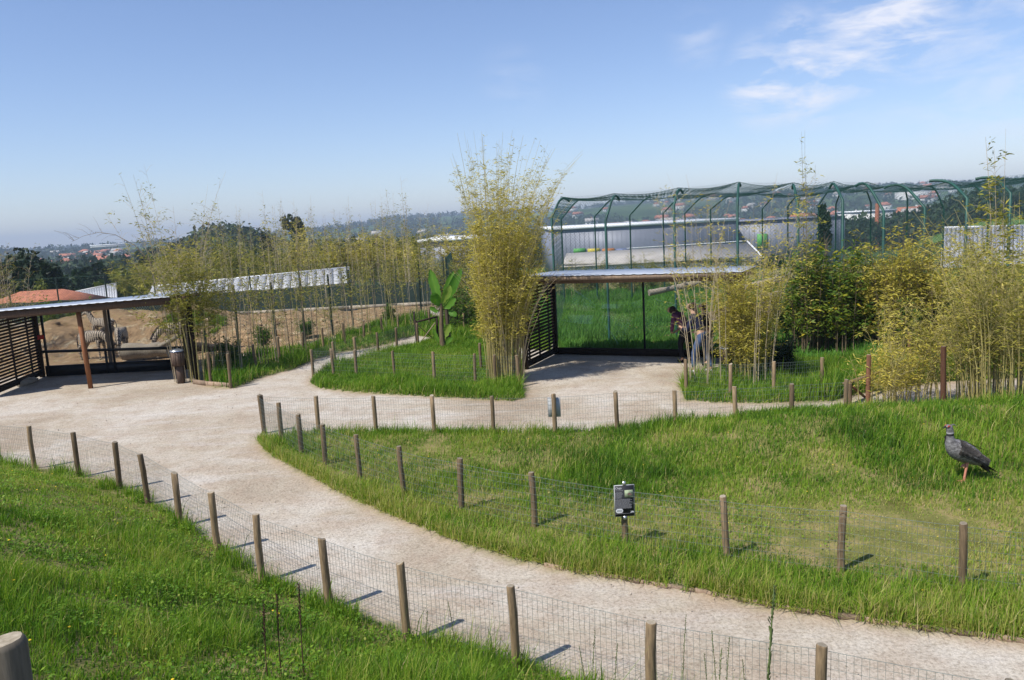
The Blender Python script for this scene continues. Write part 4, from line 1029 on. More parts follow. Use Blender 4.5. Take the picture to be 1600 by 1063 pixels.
# ------------------------------------------------------------------ bamboo and other plants
def leaf_quads(P, D, L, Wd, rg):
    """pointed leaves from points P along directions D"""
    n = len(P); D = D / (np.linalg.norm(D, axis=1, keepdims=True) + 1e-9)
    r = rg.normal(0, 1, (n, 3)); S_ = np.cross(D, r); S_ /= np.linalg.norm(S_, axis=1, keepdims=True) + 1e-9
    V = np.empty((n, 4, 3)); V[:, 0] = P; V[:, 1] = P + D * (L * .4)[:, None] + S_ * (Wd / 2)[:, None]; V[:, 2] = P + D * L[:, None] - np.array([0, 0, 1]) * (L * .12)[:, None]; V[:, 3] = P + D * (L * .4)[:, None] - S_ * (Wd / 2)[:, None]
    i = np.arange(n)[:, None] * 4
    return V.reshape(-1, 3), i + np.array([[0, 1, 2, 3]])
def bamboo_data(seed, n, height, base_r, top_r, hvar=.25, r0=.011, branch=26, bl=.55, lpb=14, leafL=.10, leafW=.016, b0=.25, droop=.25, full=.7, dens_top=.4, tone0=.5, lean=(0, 0), arch=0.0):
    rg = np.random.default_rng(seed); K = 9
    a = rg.uniform(0, 6.28, n); rr = np.sqrt(rg.uniform(0, 1, n)); H = height * (1 - hvar * rg.uniform(0, 1, n) ** 1.3)
    bx = base_r * rr * np.cos(a); by = base_r * rr * np.sin(a)
    tx = bx + top_r * rr * np.cos(a + rg.normal(0, .4, n)) * (H / height) + lean[0] * H; ty = by + top_r * rr * np.sin(a + rg.normal(0, .4, n)) * (H / height) + lean[1] * H
    t = np.linspace(0, 1, K)[None]; ex = 1.5 + rg.uniform(0, .8, (n, 1))
    P = np.empty((n, K, 3)); wob = rg.normal(0, .015, (n, K)).cumsum(1) * .5
    P[..., 0] = bx[:, None] + (tx - bx)[:, None] * t ** ex + wob; P[..., 1] = by[:, None] + (ty - by)[:, None] * t ** ex + wob[::-1]
    dr = (np.hypot(tx - bx, ty - by) / H)[:, None]
    P[..., 2] = H[:, None] * (t - (droop * dr + arch) * t ** 4)
    R = r0 * rg.uniform(.7, 1.3, (n, 1)) * (1 - .85 * t)
    CV, CF = tubes(P, R, 4)
    # branches
    nb = n * branch; ci = rg.integers(0, n, nb)
    u = b0 + (1 - b0) * rg.beta(1.5, 1.5 + dens_top, nb)
    f = u * (K - 1); j = np.minimum(f.astype(int), K - 2); q = P[ci, j] + (P[ci, j + 1] - P[ci, j]) * (f - j)[:, None]
    az = rg.uniform(0, 6.28, nb); ln = bl * (1 - .55 * u) * rg.uniform(.4, 1.15, nb); up = rg.uniform(.5, 1.5, nb)
    d = np.stack([np.cos(az), np.sin(az), up], 1); d /= np.linalg.norm(d, axis=1, keepdims=True)
    q1 = q + d * (ln * .6)[:, None]; q2 = q1 + (d * np.array([1, 1, .25])) * (ln * .5)[:, None]
    BV, BF = tubes(np.stack([q, q1, q2], 1), np.stack([np.full(nb, r0 * .22), np.full(nb, r0 * .16), np.full(nb, r0 * .08)], 1), 3)
    # leaves
    nl = nb * lpb; bi = rg.integers(0, nb, nl)
    keep = rg.uniform(0, 1, nl) < full * (1 - .75 * sstep(.72, 1.0, u[bi])); bi = bi[keep]; nl = len(bi)
    s = rg.uniform(.25, 1.05, nl); lp = np.where(s[:, None] < .55, q[bi] + (q1[bi] - q[bi]) * (s / .55)[:, None], q1[bi] + (q2[bi] - q1[bi]) * ((s - .55) / .5)[:, None])
    lp = lp + rg.normal(0, .03, (nl, 3))
    a2 = rg.uniform(0, 6.28, nl); ld = np.stack([np.cos(a2), np.sin(a2), rg.uniform(-.9, .55, nl)], 1) + d[bi] * .6
    LV, LF = leaf_quads(lp, ld, leafL * rg.uniform(.55, 1.25, nl), leafW * rg.uniform(.7, 1.3, nl), rg)
    tone = np.clip(tone0 + rg.normal(0, .17, nl) + .3 * (rg.uniform(0, 1, nb)[bi] - .5), 0, 1)
    return (np.concatenate([CV, BV]), [np.concatenate([CF[0], BF[0] + len(CV)])]), (LV, [LF], np.repeat(tone, 4))
def make_plant(name, label, cat, loc, culm_mat, leaf_m, group=None, rz=0, **kw):
    (CV, CF), (LV, LF, tn) = bamboo_data(**kw)
    c = empty(name, loc, rz); tag(c, label, cat, group)
    np_obj('canes', CV, CF, [culm_mat], c)
    np_obj('foliage', LV, LF, [leaf_m], c, attrs={'tone': tn})
    return c
def dup(root, loc, rz=0, s=1.0, sz=None, label=None):
    r = root.copy(); COL.objects.link(r); r.location = loc; r.rotation_euler = (0, 0, rz); r.scale = (s, s, sz or s)
    if label: r['label'] = label
    for ch in root.children:
        q = ch.copy(); COL.objects.link(q); q.parent = r
    return r
def G(p): return Vector((p.x, p.y, Zs(p.x, p.y)))

# the big yellow clump of the small lawn
q = G(at(789, 598))
make_plant('bamboo_clump', 'big yellow bamboo clump with a bundle of bare canes, left of the right shelter', 'bamboo', q, M['culm'], M['bam_yellow'],
    seed=1, n=130, height=6.5, base_r=.46, top_r=1.45, hvar=.6, r0=.0125, branch=36, bl=.55, lpb=13, leafL=.105, leafW=.017, b0=.26, droop=.5, full=.62, dens_top=.5, tone0=.52, lean=(0.085, 0))
make_plant('bamboo_clump', 'low dry canes leaning outwards at the foot of the big yellow bamboo', 'bamboo', q + Vector((.25, -.02, 0)), M['culm_dry'], M['bam_yellow'],
    seed=2, n=44, height=3.9, base_r=.34, top_r=1.9, hvar=.3, r0=.009, branch=8, bl=.4, lpb=6, leafL=.08, leafW=.012, b0=.5, droop=.3, full=.5, tone0=.6, lean=(.06, 0))
# right clump in front of the people and bin
q = G(at(1168, 606))
make_plant('bamboo_clump', 'bushy yellow bamboo clump beside the right litter bin', 'bamboo', q + Vector((.05, .3, 0)), M['culm'], M['bam_yellow'],
    seed=3, n=64, height=3.3, base_r=.45, top_r=.95, hvar=.5, r0=.009, branch=34, bl=.5, lpb=12, leafL=.105, leafW=.018, b0=.14, droop=.4, full=.6, tone0=.50)
make_plant('bamboo_clump', 'tall wispy bamboo shoots rising above the bushy clump by the right bin', 'bamboo', q + Vector((-.2, .1, 0)), M['culm_dry'], M['bam_yellow'],
    seed=4, n=20, height=5.2, base_r=.9, top_r=1.1, hvar=.4, r0=.008, branch=30, bl=.9, lpb=10, leafL=.11, leafW=.019, b0=.34, droop=.3, full=.42, tone0=.55)
q = G(at(1096, 612))
make_plant('thin_bamboo', 'few thin bare bamboo stems standing in front of the bending people', 'bamboo', q, M['culm_dry'], M['bam_yellow'],
    seed=5, n=9, height=4.6, base_r=.28, top_r=.9, hvar=.4, r0=.011, branch=14, bl=.6, lpb=7, leafL=.09, leafW=.012, b0=.22, droop=.25, full=.3, tone0=.6, lean=(-.02, 0))
# green broad leaved thicket along the aviary fence
for k, (px, Y, hh, n, br, tr, lb, mtn, t0) in enumerate((
        (1262, 21.6, 3.4, 26, .45, .35, 'dense dark green bamboo with yellowing leaves by the aviary, left of the thicket', 'broad', .60),
        (1318, 21.4, 3.3, 26, .5, .35, 'dense dark green bamboo in the middle of the thicket by the aviary', 'broad', .62),
        (1262, 21.2, 6.1, 4, .12, .14, 'single tall leafy bamboo shoot rising above the aviary net', 'bam_green', .6),
        (1408, 20.6, 3.75, 42, .55, .5, 'tall olive green bamboo clump at the right end of the thicket', 'bam_yellow', .35),
        (1358, 21.6, 3.0, 26, .5, .35, 'olive bamboo between the dark thicket and the tall olive clump', 'bam_green', .6),
        (1468, 20.2, 3.3, 30, .6, .5, 'olive green bamboo in front of the pale shed roof', 'bam_yellow', .4),
        (1535, 19.8, 3.9, 18, .4, .5, 'leafy bamboo behind the tall thin canes at the frame edge', 'bam_green', .62),
        (1600, 18.8, 3.4, 26, .5, .5, 'dense bamboo cut by the right frame edge', 'bam_green', .6),
        (1262, 22.4, 2.0, 30, .7, .3, 'low dark bushy bamboo at the foot of the thicket, left', 'broad', .3),
        (1345, 21.9, 1.9, 30, .8, .3, 'low dark bushy bamboo at the foot of the thicket, centre', 'broad', .3),
        (1440, 20.6, 1.9, 30, .9, .35, 'low dark bushy bamboo at the foot of the thicket, right', 'broad', .35))):
    p = atY(px, 560, Y); p = Vector((p.x, Y, Zs(p.x, Y)))
    wide = mtn == 'broad'
    make_plant('bamboo_thicket', lb, 'bamboo', p, M['culm_dark'], M[mtn], seed=20 + k, n=n, height=hh, base_r=br, top_r=tr, hvar=.3, r0=.012, branch=30, bl=.6, lpb=10 if wide else 11,
        leafL=.16 if wide else .14, leafW=.045 if wide else .028, b0=.12, droop=.35, full=.58, tone0=t0 + .12)
# tall airy canes at the right edge
for k, (px, py, hh, n, br, tr, ln, lb) in enumerate((
        (1555, 648, 4.3, 64, .6, 1.3, (-.02, 0), 'airy yellow green bamboo canes rising at the right edge behind the bird'),
        (1600, 655, 3.2, 34, .5, .7, (0, 0), 'short airy bamboo canes cut by the right frame edge'),
        (1500, 640, 3.3, 34, .45, 1.3, (-.05, 0), 'leaning yellow green bamboo canes left of the airy clump'),
        (1420, 632, 2.6, 30, .6, 1.1, (.14, 0), 'low bamboo canes arching over the wooden handrail'),
        (1380, 636, 1.5, 18, .5, .5, (.12, 0), 'low young bamboo shoots around the handrail posts'))):
    p = G(at(px, py))
    make_plant('bamboo_clump', lb, 'bamboo', p, M['culm'], M['bam_yellow' if k in (3, 4) else 'bam_green'], seed=40 + k, n=n, height=hh, base_r=br, top_r=tr, hvar=.5, r0=.011, branch=26, bl=.65, lpb=9,
        leafL=.12, leafW=.019, b0=.18, droop=.6, full=.36, tone0=.74 if k < 3 else .55, lean=ln)
p = G(at(1562, 640))
make_plant('thin_bamboo', 'tallest thin bamboo stem with sparse leaves against the sky at the right edge', 'bamboo', p, M['culm_dry'], M['bam_green'], seed=48, n=3, height=5.6, base_r=.15, top_r=.25, hvar=.2, r0=.012, branch=26, bl=.8, lpb=12, leafL=.15, leafW=.03, b0=.4, droop=.2, full=.6, tone0=.5)

# bamboo hiding the right wall of the left shelter
q = G(at(298, 601))
make_plant('bamboo_clump', 'leafy bamboo hanging over the right end of the left shelter', 'bamboo', q + Vector((-.1, .5, 0)), M['culm'], M['bam_green'],
    seed=60, n=26, height=4.0, base_r=.4, top_r=1.1, hvar=.5, r0=.010, branch=30, bl=.8, lpb=14, leafL=.14, leafW=.026, b0=.48, droop=.5, full=.46, tone0=.6, lean=(-.05, 0))
make_plant('bamboo_clump', 'thin bare bamboo tops reaching high above the left shelter', 'bamboo', q + Vector((-.35, .8, 0)), M['culm_dry'], M['bam_green'],
    seed=61, n=12, height=6.4, base_r=.5, top_r=1.4, hvar=.35, r0=.014, branch=30, bl=1.0, lpb=9, leafL=.13, leafW=.022, b0=.42, droop=.3, full=.42, tone0=.55, lean=(-.03, 0))
# one long arching cane
c = empty('arching_cane', G(at(296, 598))); tag(c, 'single long cane arching left over the shelter roof, almost leafless', 'bamboo'); o = Vector(c.location)
pts = [atY(*p, 22.6) - o for p in ((290, 560), (262, 470), (235, 410), (210, 383), (180, 367), (155, 363), (130, 369), (112, 378))]
mb = MB(); mb.tube(pts, [.016, .014, .012, .010, .008, .006, .004, .003], 5)
rg = random.Random(5)
for i in range(26):
    f = rg.uniform(1.5, 6.9); j = int(f); q = pts[j].lerp(pts[j + 1], f - j); e = q + Vector((rg.uniform(-.7, -.1), rg.gauss(0, .3), rg.uniform(-.15, .6))) * rg.uniform(.5, 1.2); mb.tube([q, q.lerp(e, .5) + Vector((0, 0, .05)), e], [.004, .003, .002], 3, False)
mb.build('canes', M['culm_dark'], c)

# thin stems in the strip by the paddock fence: prototypes then copies
protos = []
for s in range(6):
    protos.append(dict(seed=80 + s, n=2, height=3.0 + .5 * (s % 3), base_r=.10, top_r=.35, hvar=.25, r0=.013, branch=24, bl=.55, lpb=(6, 9, 4, 8, 3, 7)[s], leafL=.12, leafW=.024, b0=.42, droop=.2, full=.5, tone0=.5))
roots = []
rg = random.Random(77)
spots = []
for i in range(58):
    t = i / 57; px = 322 + (690 - 322) * t + rg.uniform(-4, 4)
    ybase = np.interp(px, [320, 360, 435, 520, 600, 660, 700], [575, 570, 556, 540, 515, 505, 500]) + rg.uniform(-9, 22) * (1 - .5 * t)
    p = at(px, ybase); spots.append(p)
SL = 'thin bamboo stems with sparse leaves in the planted strip along the paddock fence'
for i, p in enumerate(spots):
    loc = (p.x, p.y, Zs(p.x, p.y)); k = i % 6
    if i < 6:
        SLk = SL.replace('thin', ('thin dark', 'thin green', 'thin straw coloured')[k % 3])
        r = make_plant('thin_bamboo', SLk, 'bamboo', loc, M[('culm_dark', 'culm', 'culm_dry')[k % 3]], M['bam_green'], group='thin bamboo stems along the paddock fence', **protos[k]); roots.append(r)
    else: r = dup(roots[k], loc, rg.uniform(0, 6.28), rg.uniform(.75, 1.1), rg.uniform(.7, 1.25))
    r['label'] = ('thin dark', 'thin green', 'thin straw coloured')[k % 3] + ' bamboo stems in the planted strip, ' + ('beside the left shelter' if i < 15 else 'at the bend of the path' if i < 30 else 'halfway to the banana plant' if i < 45 else 'at its far end by the barrier')
rg9 = random.Random(5)
for i in range(26):
    px = rg9.uniform(868, 1085); Y = rg9.uniform(39.5, 43); p = atY(px, 470, Y)
    dup(roots[i % 6], (p.x, Y, Zs(p.x, Y)), rg9.uniform(0, 6.28), rg9.uniform(.9, 1.2), rg9.uniform(.5, .8), label='thin bamboo stems standing along the back of the aviary')['group'] = 'thin bamboo stems at the back of the aviary'
# low leafy shrubs in the strip
for k, (px, py, lb) in enumerate(((413, 545, 'round dark shrub in the strip, near the bend of the path'), (362, 575, 'leafy shrub beside the boxed corner of the strip'), (478, 530, 'small leafy shrub in the middle of the strip'), (607, 508, 'upright leafy shrub near the far end of the strip'))):
    p = G(at(px, py)); make_plant('shrub', lb, 'shrub', p, M['culm_dark'], M['broad'], seed=120 + k, n=14, height=.95, base_r=.15, top_r=.35, hvar=.5, r0=.008, branch=16, bl=.3, lpb=9, leafL=.09, leafW=.04, b0=.1, droop=.3, full=.8, tone0=.4)

# bamboo screen beyond the paddock
pr = []
for s in range(5):
    pr.append(dict(seed=140 + s, n=(16, 22, 12, 18, 14)[s], height=5.6, base_r=.9, top_r=.9, hvar=.55, r0=.016, branch=26, bl=1.0, lpb=10, leafL=.24, leafW=.05, b0=.18, droop=.3, full=(.6, .8, .4, .6, .5)[s], tone0=(.55, .45, .6, .4, .65)[s]))
roots2 = []; rg = random.Random(99)
LB2 = 'yellow green bamboo clump of the tall screen beyond the far paddock fence'
for i in range(34):
    t = i / 33; Y = 65 + rg.uniform(0, 12) if i % 8 or i < 5 else 43.5 + rg.uniform(0, 5); px = 205 + (735 - 205) * ((i * .618034) % 1)
    p = atY(px, 440, Y); loc = Vector((p.x, Y, Zs(p.x, Y))); k = i % 5
    target = rg.uniform(.72, 1.12) * np.interp(px, [200, 300, 420, 560, 680, 740], [.80, .85, 1.0, 1.0, .85, .8])
    if i < 5:
        r = make_plant('bamboo_clump', LB2, 'bamboo', loc, M[('culm', 'culm_dry', 'culm_dark')[k % 3]], M[('bam_green', 'bam_yellow', 'bam_green', 'bam_green', 'bam_yellow')[k]], group='bamboo screen beyond the paddock', **pr[k]); roots2.append(r); r.scale = (1.3, 1.3, target * 1.28)
    else: r = dup(roots2[k], loc, rg.uniform(0, 6.28), rg.uniform(.8, 1.15) * (1.3 if Y > 60 else .8), target * rg.uniform(.85, 1.1) * (1.28 if Y > 60 else .7), label='yellow green bamboo clump of the screen behind the ' + ('left shelter roof' if px < 330 else 'middle of the paddock' if px < 520 else 'banana plant'))
# bare thin shoots above the screen
pr3 = dict(seed=170, n=5, height=6.6, base_r=.9, top_r=.6, hvar=.35, r0=.016, branch=26, bl=.9, lpb=8, leafL=.18, leafW=.032, b0=.5, droop=.25, full=.3, tone0=.5)
r3 = None
for i in range(20):
    Y = 64 + rg.uniform(0, 5) if i % 3 else 43.5; px = 300 + 400 * ((i * .618034 + .3) % 1); p = atY(px, 440, Y); loc = Vector((p.x, Y, Zs(p.x, Y)))
    if r3 is None: r3 = make_plant('bamboo_clump', 'bare wispy bamboo shoots poking above the screen beyond the paddock', 'bamboo', loc, M['culm_dry'], M['bam_green'], group='bare shoots above the bamboo screen', **pr3)
    else: dup(r3, loc, rg.uniform(0, 6.28), 1.0, rg.uniform(.75, 1.08) * (1.3 if Y > 60 else 1))
# left edge
p = atY(8, 460, 29); make_plant('bamboo_clump', 'half bare bamboo clump at the left frame edge above the slatted wall', 'bamboo', Vector((p.x, 29, 0)), M['culm_dry'], M['bam_green'], seed=180, n=22, height=4.6, base_r=.8, top_r=1.2, hvar=.4, r0=.013, branch=22, bl=.9, lpb=8, leafL=.12, leafW=.018, b0=.3, droop=.3, full=.4, tone0=.5)
p = atY(60, 500, 39.5); make_plant('shrub', 'pale leafy shrubs against the shade cloth at the left end of the paddock', 'shrub', Vector((p.x + 1, 39.8, 0)), M['culm_dark'], M['broad'], seed=181, n=26, height=1.7, base_r=1.4, top_r=.4, hvar=.5, r0=.01, branch=14, bl=.5, lpb=8, leafL=.14, leafW=.06, b0=.1, droop=.3, full=.7, tone0=.55)
# green bushes behind the small lawn, around the banana
for k, (px, Y, hh, n, lb) in enumerate(((735, 29.5, 2.2, 30, 'dark green bush between the banana plant and the big yellow bamboo'), (712, 34, 2.4, 30, 'bamboo bush behind the banana plant'), (790, 27.5, 2.0, 26, 'dark bush behind the big yellow bamboo, next to the slatted wall'), (765, 33, 2.8, 30, 'green bamboo bush behind the big yellow bamboo'), (900, 43, 1.6, 30, 'row of low green bushes at the back of the aviary, left part'), (1010, 43, 1.6, 30, 'row of low green bushes at the back of the aviary, middle part'), (1120, 42, 1.8, 30, 'row of low green bushes at the back of the aviary, right part'))):
    p = atY(px, 500, Y); far = Y > 40
    make_plant('bush', lb, 'bush', Vector((p.x, Y, Zs(p.x, Y))), M['culm_dark'], M['bam_green' if k != 0 else 'broad'], seed=190 + k, n=n + (20 if far else 0), height=hh, base_r=1.9 if far else .8, top_r=.5, hvar=.5, r0=.011, branch=22, bl=.6, lpb=9, leafL=.16, leafW=.035, b0=.08, droop=.3, full=.7, tone0=.4)
# dark round shrub by the right bin
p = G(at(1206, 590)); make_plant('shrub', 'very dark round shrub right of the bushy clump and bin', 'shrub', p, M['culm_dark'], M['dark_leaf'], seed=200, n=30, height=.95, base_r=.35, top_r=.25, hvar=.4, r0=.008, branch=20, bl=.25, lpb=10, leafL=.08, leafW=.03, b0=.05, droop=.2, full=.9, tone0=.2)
for k, (px, py) in enumerate(((1090, 625), (1120, 622), (860, 588))):
    pass

# ------------------------------------------------------------------ banana plant
q = G(at(694, 546)); ban = empty('banana_plant', q); tag(ban, 'banana plant with big upright light green leaves on the small lawn', 'banana plant')
mb = MB(); mb.tube([(-.03, 0, -.1), (-.05, 0, .5), (-.02, 0, 1.05), (0, 0, 1.45)], [.10, .08, .06, .04], 12); mb.build('trunk', M['banana_stem'], ban, True)
mb = MB(); mb.tube([(.16, .05, -.1), (.17, .05, .6), (.16, .05, 1.2), (.2, .02, 1.5)], [.09, .075, .06, .04], 10); mb.build('trunk', M['bark'], ban, True)
def banana_leaf(base, tip, width, bend, tone, seed, curl=.25):
    base = np.array(base, float); tip = np.array(tip, float); rg = np.random.default_rng(seed); K = 13; V = []; T = []
    d = tip - base; L = np.linalg.norm(d); d /= L; side = np.cross(d, [0, -1, .15]); side /= np.linalg.norm(side); nrm = np.cross(side, d)
    for i in range(K):
        t = i / (K - 1); c = base + d * L * t + np.array(bend) * math.sin(math.pi * t * .5) ** 2
        w = 0 if t < .12 else width / 2 * math.sin(math.pi * min(1, (t - .12) / .88)) ** .55
        for k, s in enumerate((-1, -.5, 0, .5, 1)):
            jag = 1 + (rg.uniform(-.22, .05) if abs(s) == 1 else 0)
            V.append(c + side * s * w * jag + nrm * (abs(s) ** 1.5) * w * curl + rg.normal(0, .004, 3)); T.append(tone + (.22 if s == 0 else 0) + rg.normal(0, .05))
    F = [(i*5+k, i*5+k+1, (i+1)*5+k+1, (i+1)*5+k) for i in range(K-1) for k in range(4)]
    np_obj('leaf', V, [np.array(F)], [M['banana']], ban, attrs={'tone': np.clip(T, 0, 1)}, smooth=True)
def bl(px, py): v = atY(px, py, q.y) - q; return (v.x, v.y, v.z)
o_ = bl(690, 480)
for i, (b, t, w, bend, tn) in enumerate((((688, 478), (671, 421), .34, (0, .1, 0), .45), ((692, 476), (708, 424), .30, (0, .15, 0), .5), ((694, 478), (722, 424), .34, (0, -.1, .1), .12), ((690, 482), (700, 452), .30, (.1, -.2, .15), .8),
        ((688, 480), (676, 462), .34, (0, -.2, .1), .35), ((692, 484), (710, 470), .30, (.05, -.15, .1), .45), ((686, 486), (672, 490), .22, (0, 0, .15), .3),
        ((688, 535), (703, 506), .28, (.02, -.05, .02), .85), ((686, 538), (680, 515), .14, (-.05, 0, 0), .55), ((692, 540), (708, 530), .2, (0, -.1, .08), .4), ((700, 484), (714, 500), .22, (0, -.1, .12), .25))):
    banana_leaf(bl(*b), bl(*t), w, bend, tn, i + 300)
# ------------------------------------------------------------------ trees
def crown_pts(rg, n, blobs, c, R):
    """points on lumpy shells"""
    bc = rg.normal(0, .45, (blobs, 3)); bc /= np.maximum(np.linalg.norm(bc, axis=1, keepdims=True), .75) ; br = rg.uniform(.28, .5, blobs)
    i = rg.integers(0, blobs, n); d = rg.normal(0, 1, (n, 3)); d /= np.linalg.norm(d, axis=1, keepdims=True)
    p = bc[i] * .72 + d * br[i][:, None] * rg.uniform(.6, 1.08, (n, 1))
    return np.array(c) + p * np.array(R), d
def leaf_faces(P, size, rg, flat=.0):
    n = len(P); a = rg.normal(0, 1, (n, 3)); b = rg.normal(0, 1, (n, 3)); a /= np.linalg.norm(a, axis=1, keepdims=True); b = np.cross(a, b); b /= np.linalg.norm(b, axis=1, keepdims=True)
    s = size * rg.uniform(.5, 1.3, (n, 1)); V = np.empty((n, 4, 3)); V[:, 0] = P - a * s; V[:, 1] = P - b * s * .55; V[:, 2] = P + a * s; V[:, 3] = P + b * s * .55
    return V.reshape(-1, 3), np.arange(n)[:, None] * 4 + np.array([[0, 1, 2, 3]])
def tree(label, X, Y, zt, wd, n=2600, leaf=.28, m_='dark_leaf', seed=0, crown_frac=.75, blobs=12, tone=.4, name='tree', group=None):
    rg = np.random.default_rng(seed); zb = float(VZ(X, Y)) if Y > 60 else Zs(X, Y); H = zt - zb
    c = empty(name, (X, Y, zb)); tag(c, label, 'tree', group); ch = H * crown_frac
    P, d = crown_pts(rg, n, blobs, (0, 0, H - ch / 2), (wd / 2, wd / 2, ch / 2 * 1.02))
    V, F = leaf_faces(P, leaf, rg); np_obj('crown', V, [F], [M[m_]], c, attrs={'tone': np.repeat(np.clip(tone + rg.normal(0, .2, n), 0, 1), 4)})
    mb = MB(); mb.tube([(0, 0, -.3), (.1, 0, H * .3), (-.1, .1, H * .62), (0, 0, H * .9)], [H * .03, H * .022, H * .014, H * .004], 7)
    for k in range(6):
        a = rg.uniform(0, 6.28); z0 = H * rg.uniform(.3, .7); mb.tube([(0, 0, z0), (math.cos(a) * wd * .18, math.sin(a) * wd * .18, z0 + H * .1), (math.cos(a) * wd * .33, math.sin(a) * wd * .33, z0 + H * .16)], [H * .011, H * .007, H * .003], 5)
    mb.build('trunk', M['bark'], c, True)
def tree_px(label, px, ytop, Y, wpx, **k):
    t = atY(px, ytop, Y); tree(label, t.x, Y, t.z, wpx / FPX * Y, **k)
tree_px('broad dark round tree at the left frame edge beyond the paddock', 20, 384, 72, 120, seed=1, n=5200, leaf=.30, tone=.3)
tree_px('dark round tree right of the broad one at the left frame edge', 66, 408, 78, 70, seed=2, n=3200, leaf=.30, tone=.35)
tree_px('low reddish brown bare tree behind the tiled roof', 62, 440, 66, 40, seed=3, n=1200, leaf=.16, m_='bam_green', tone=.1)
tree_px('tall lone eucalyptus with open crown on the skyline', 461, 333, 165, 44, seed=14, n=1500, leaf=.40, crown_frac=.36, blobs=8, tone=.35)
tree_px('smaller skyline tree left of the tall eucalyptus', 416, 356, 170, 26, seed=5, n=1000, leaf=.45, crown_frac=.5, blobs=6, tone=.35)
rg = random.Random(31)
for k, (px, yt, Y, w) in enumerate(((115, 420, 110, 50), (150, 408, 130, 55), (190, 412, 120, 50), (232, 402, 125, 55), (275, 396, 130, 60), (170, 432, 90, 46), (225, 425, 85, 50), (290, 410, 95, 60), (345, 398, 110, 60), (395, 392, 120, 60), (445, 398, 105, 54), (500, 385, 125, 56), (545, 372, 150, 60), (590, 366, 150, 60), (640, 372, 150, 56), (350, 418, 80, 60), (520, 405, 85, 56), (620, 395, 95, 50))):
    tree_px('green tree beyond the zoo sheds, ' + ('first', 'second', 'third', 'fourth', 'fifth', 'sixth', 'seventh', 'eighth', 'ninth', 'tenth', 'eleventh', 'twelfth', 'thirteenth', 'fourteenth', 'fifteenth', 'sixteenth', 'seventeenth', 'eighteenth')[sorted([115,150,190,232,275,170,225,290,345,395,445,500,545,590,640,350,520,620]).index(px)] + ' from the left', px, yt, Y, w, seed=40 + k, n=1100, leaf=.55, m_=('wood_leaf', 'dark_leaf', 'bam_green')[k % 3], tone=.4 if k % 3 < 2 else .15, group='trees beyond the zoo sheds')
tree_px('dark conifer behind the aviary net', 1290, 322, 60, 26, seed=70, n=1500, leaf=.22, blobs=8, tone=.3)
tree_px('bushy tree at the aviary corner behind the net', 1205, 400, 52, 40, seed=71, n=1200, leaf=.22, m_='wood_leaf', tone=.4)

# distant woods as one mass
rgn = np.random.default_rng(500); n = 26000
r = np.exp(rgn.uniform(math.log(190), math.log(3600), n)); a = rgn.uniform(-.72, .75, n); x = r * np.sin(a); y = r * np.cos(a)
px = 800 + x / y * FPX
dn = fbm(x, y, 130, 70, 3); d2 = fbm(x, y, 420, 71, 3)
kp = sstep(.47, .60, dn * .45 + d2 * .55 + .10 * sstep(2000, 2600, r))
kp = np.maximum(kp, np.exp(-(((px - 365) / 80) ** 2)) * (np.abs(r - 395) < 70))
kp = np.maximum(kp, (px > 1390) * (np.abs(r - 460) < 80) * 1.0)
kp = np.maximum(kp, ((px > 860) & (px < 980) & (np.abs(r - 330) < 45)) * .8)
kp = np.where((r < 900) & (px > 60) & (px < 230) & (r > 520), kp * .35, kp)
kp = np.where((y < 285) & (px > 600), 0, kp)
k = rgn.uniform(0, 1, n) < kp; x, y, r = x[k], y[k], r[k]
H = rgn.uniform(7, 13, len(x)) * (1 + .35 * (r > 1500)); zb = VZ(x, y); per = np.where(r < 700, 60, 22).astype(int)
ti = np.repeat(np.arange(len(x)), per); dd = rgn.normal(0, 1, (len(ti), 3)); dd /= np.linalg.norm(dd, axis=1, keepdims=True); rad = rgn.uniform(.55, 1.05, len(ti)) * (1 + .25 * np.sin(dd[:, 0] * 5 + ti))
Wd_ = H * rgn.uniform(.6, 1.1, len(x))
P = np.stack([x[ti] + dd[:, 0] * rad * Wd_[ti] / 2, y[ti] + dd[:, 1] * rad * Wd_[ti] / 2, zb[ti] + H[ti] * .56 + dd[:, 2] * rad * H[ti] * .44], 1)
V, F = leaf_faces(P, (H[ti] * np.where(per[ti] > 30, .10, .2))[:, None], rgn)
tn = np.clip(.35 + rgn.normal(0, .18, len(x))[ti] + rgn.normal(0, .12, len(ti)), 0, 1)
o = np_obj('distant_woodland', V, [F], [M['wood_leaf']], attrs={'tone': np.repeat(tn, 4)}); tag(o, 'woods and hedges scattered over the valley and far ridge', kind='stuff')

# ------------------------------------------------------------------ halls, sheds, houses
M['hall'] = plain('hall_cladding', (.20, .215, .265), .5, .1, .06, .3)
M['hall_eave'] = plain('white_eave', (.78, .79, .80), .5, 0, .05)
M['shed_roof'] = plain('pale_sheet_roof', (.52, .52, .52), .5, .1, .12, .8)
M['low_roof'] = plain('beige_fibre_roof', (.42, .39, .35), .8, 0, .12, .6)
M['wall_white'] = plain('white_render', (.66, .65, .61), .8, 0, .08)
M['wall_cream'] = plain('cream_render', (.58, .50, .38), .8, 0, .08)
M['tile'] = plain('clay_tiles', (.42, .155, .085), .85, 0, .25, 2.5)
M['window_dark'] = plain('dark_window', (.03, .035, .045), .2)
M['road'] = plain('grey_asphalt', (.16, .16, .165), .9)
for nme, c_ in (('p_green', (.10, .36, .08)), ('p_yellow', (.62, .50, .06)), ('p_orange', (.55, .20, .05)), ('p_blue', (.16, .20, .36)), ('p_grey', (.35, .35, .38))): M[nme] = plain(nme, c_, .6, 0, .05)
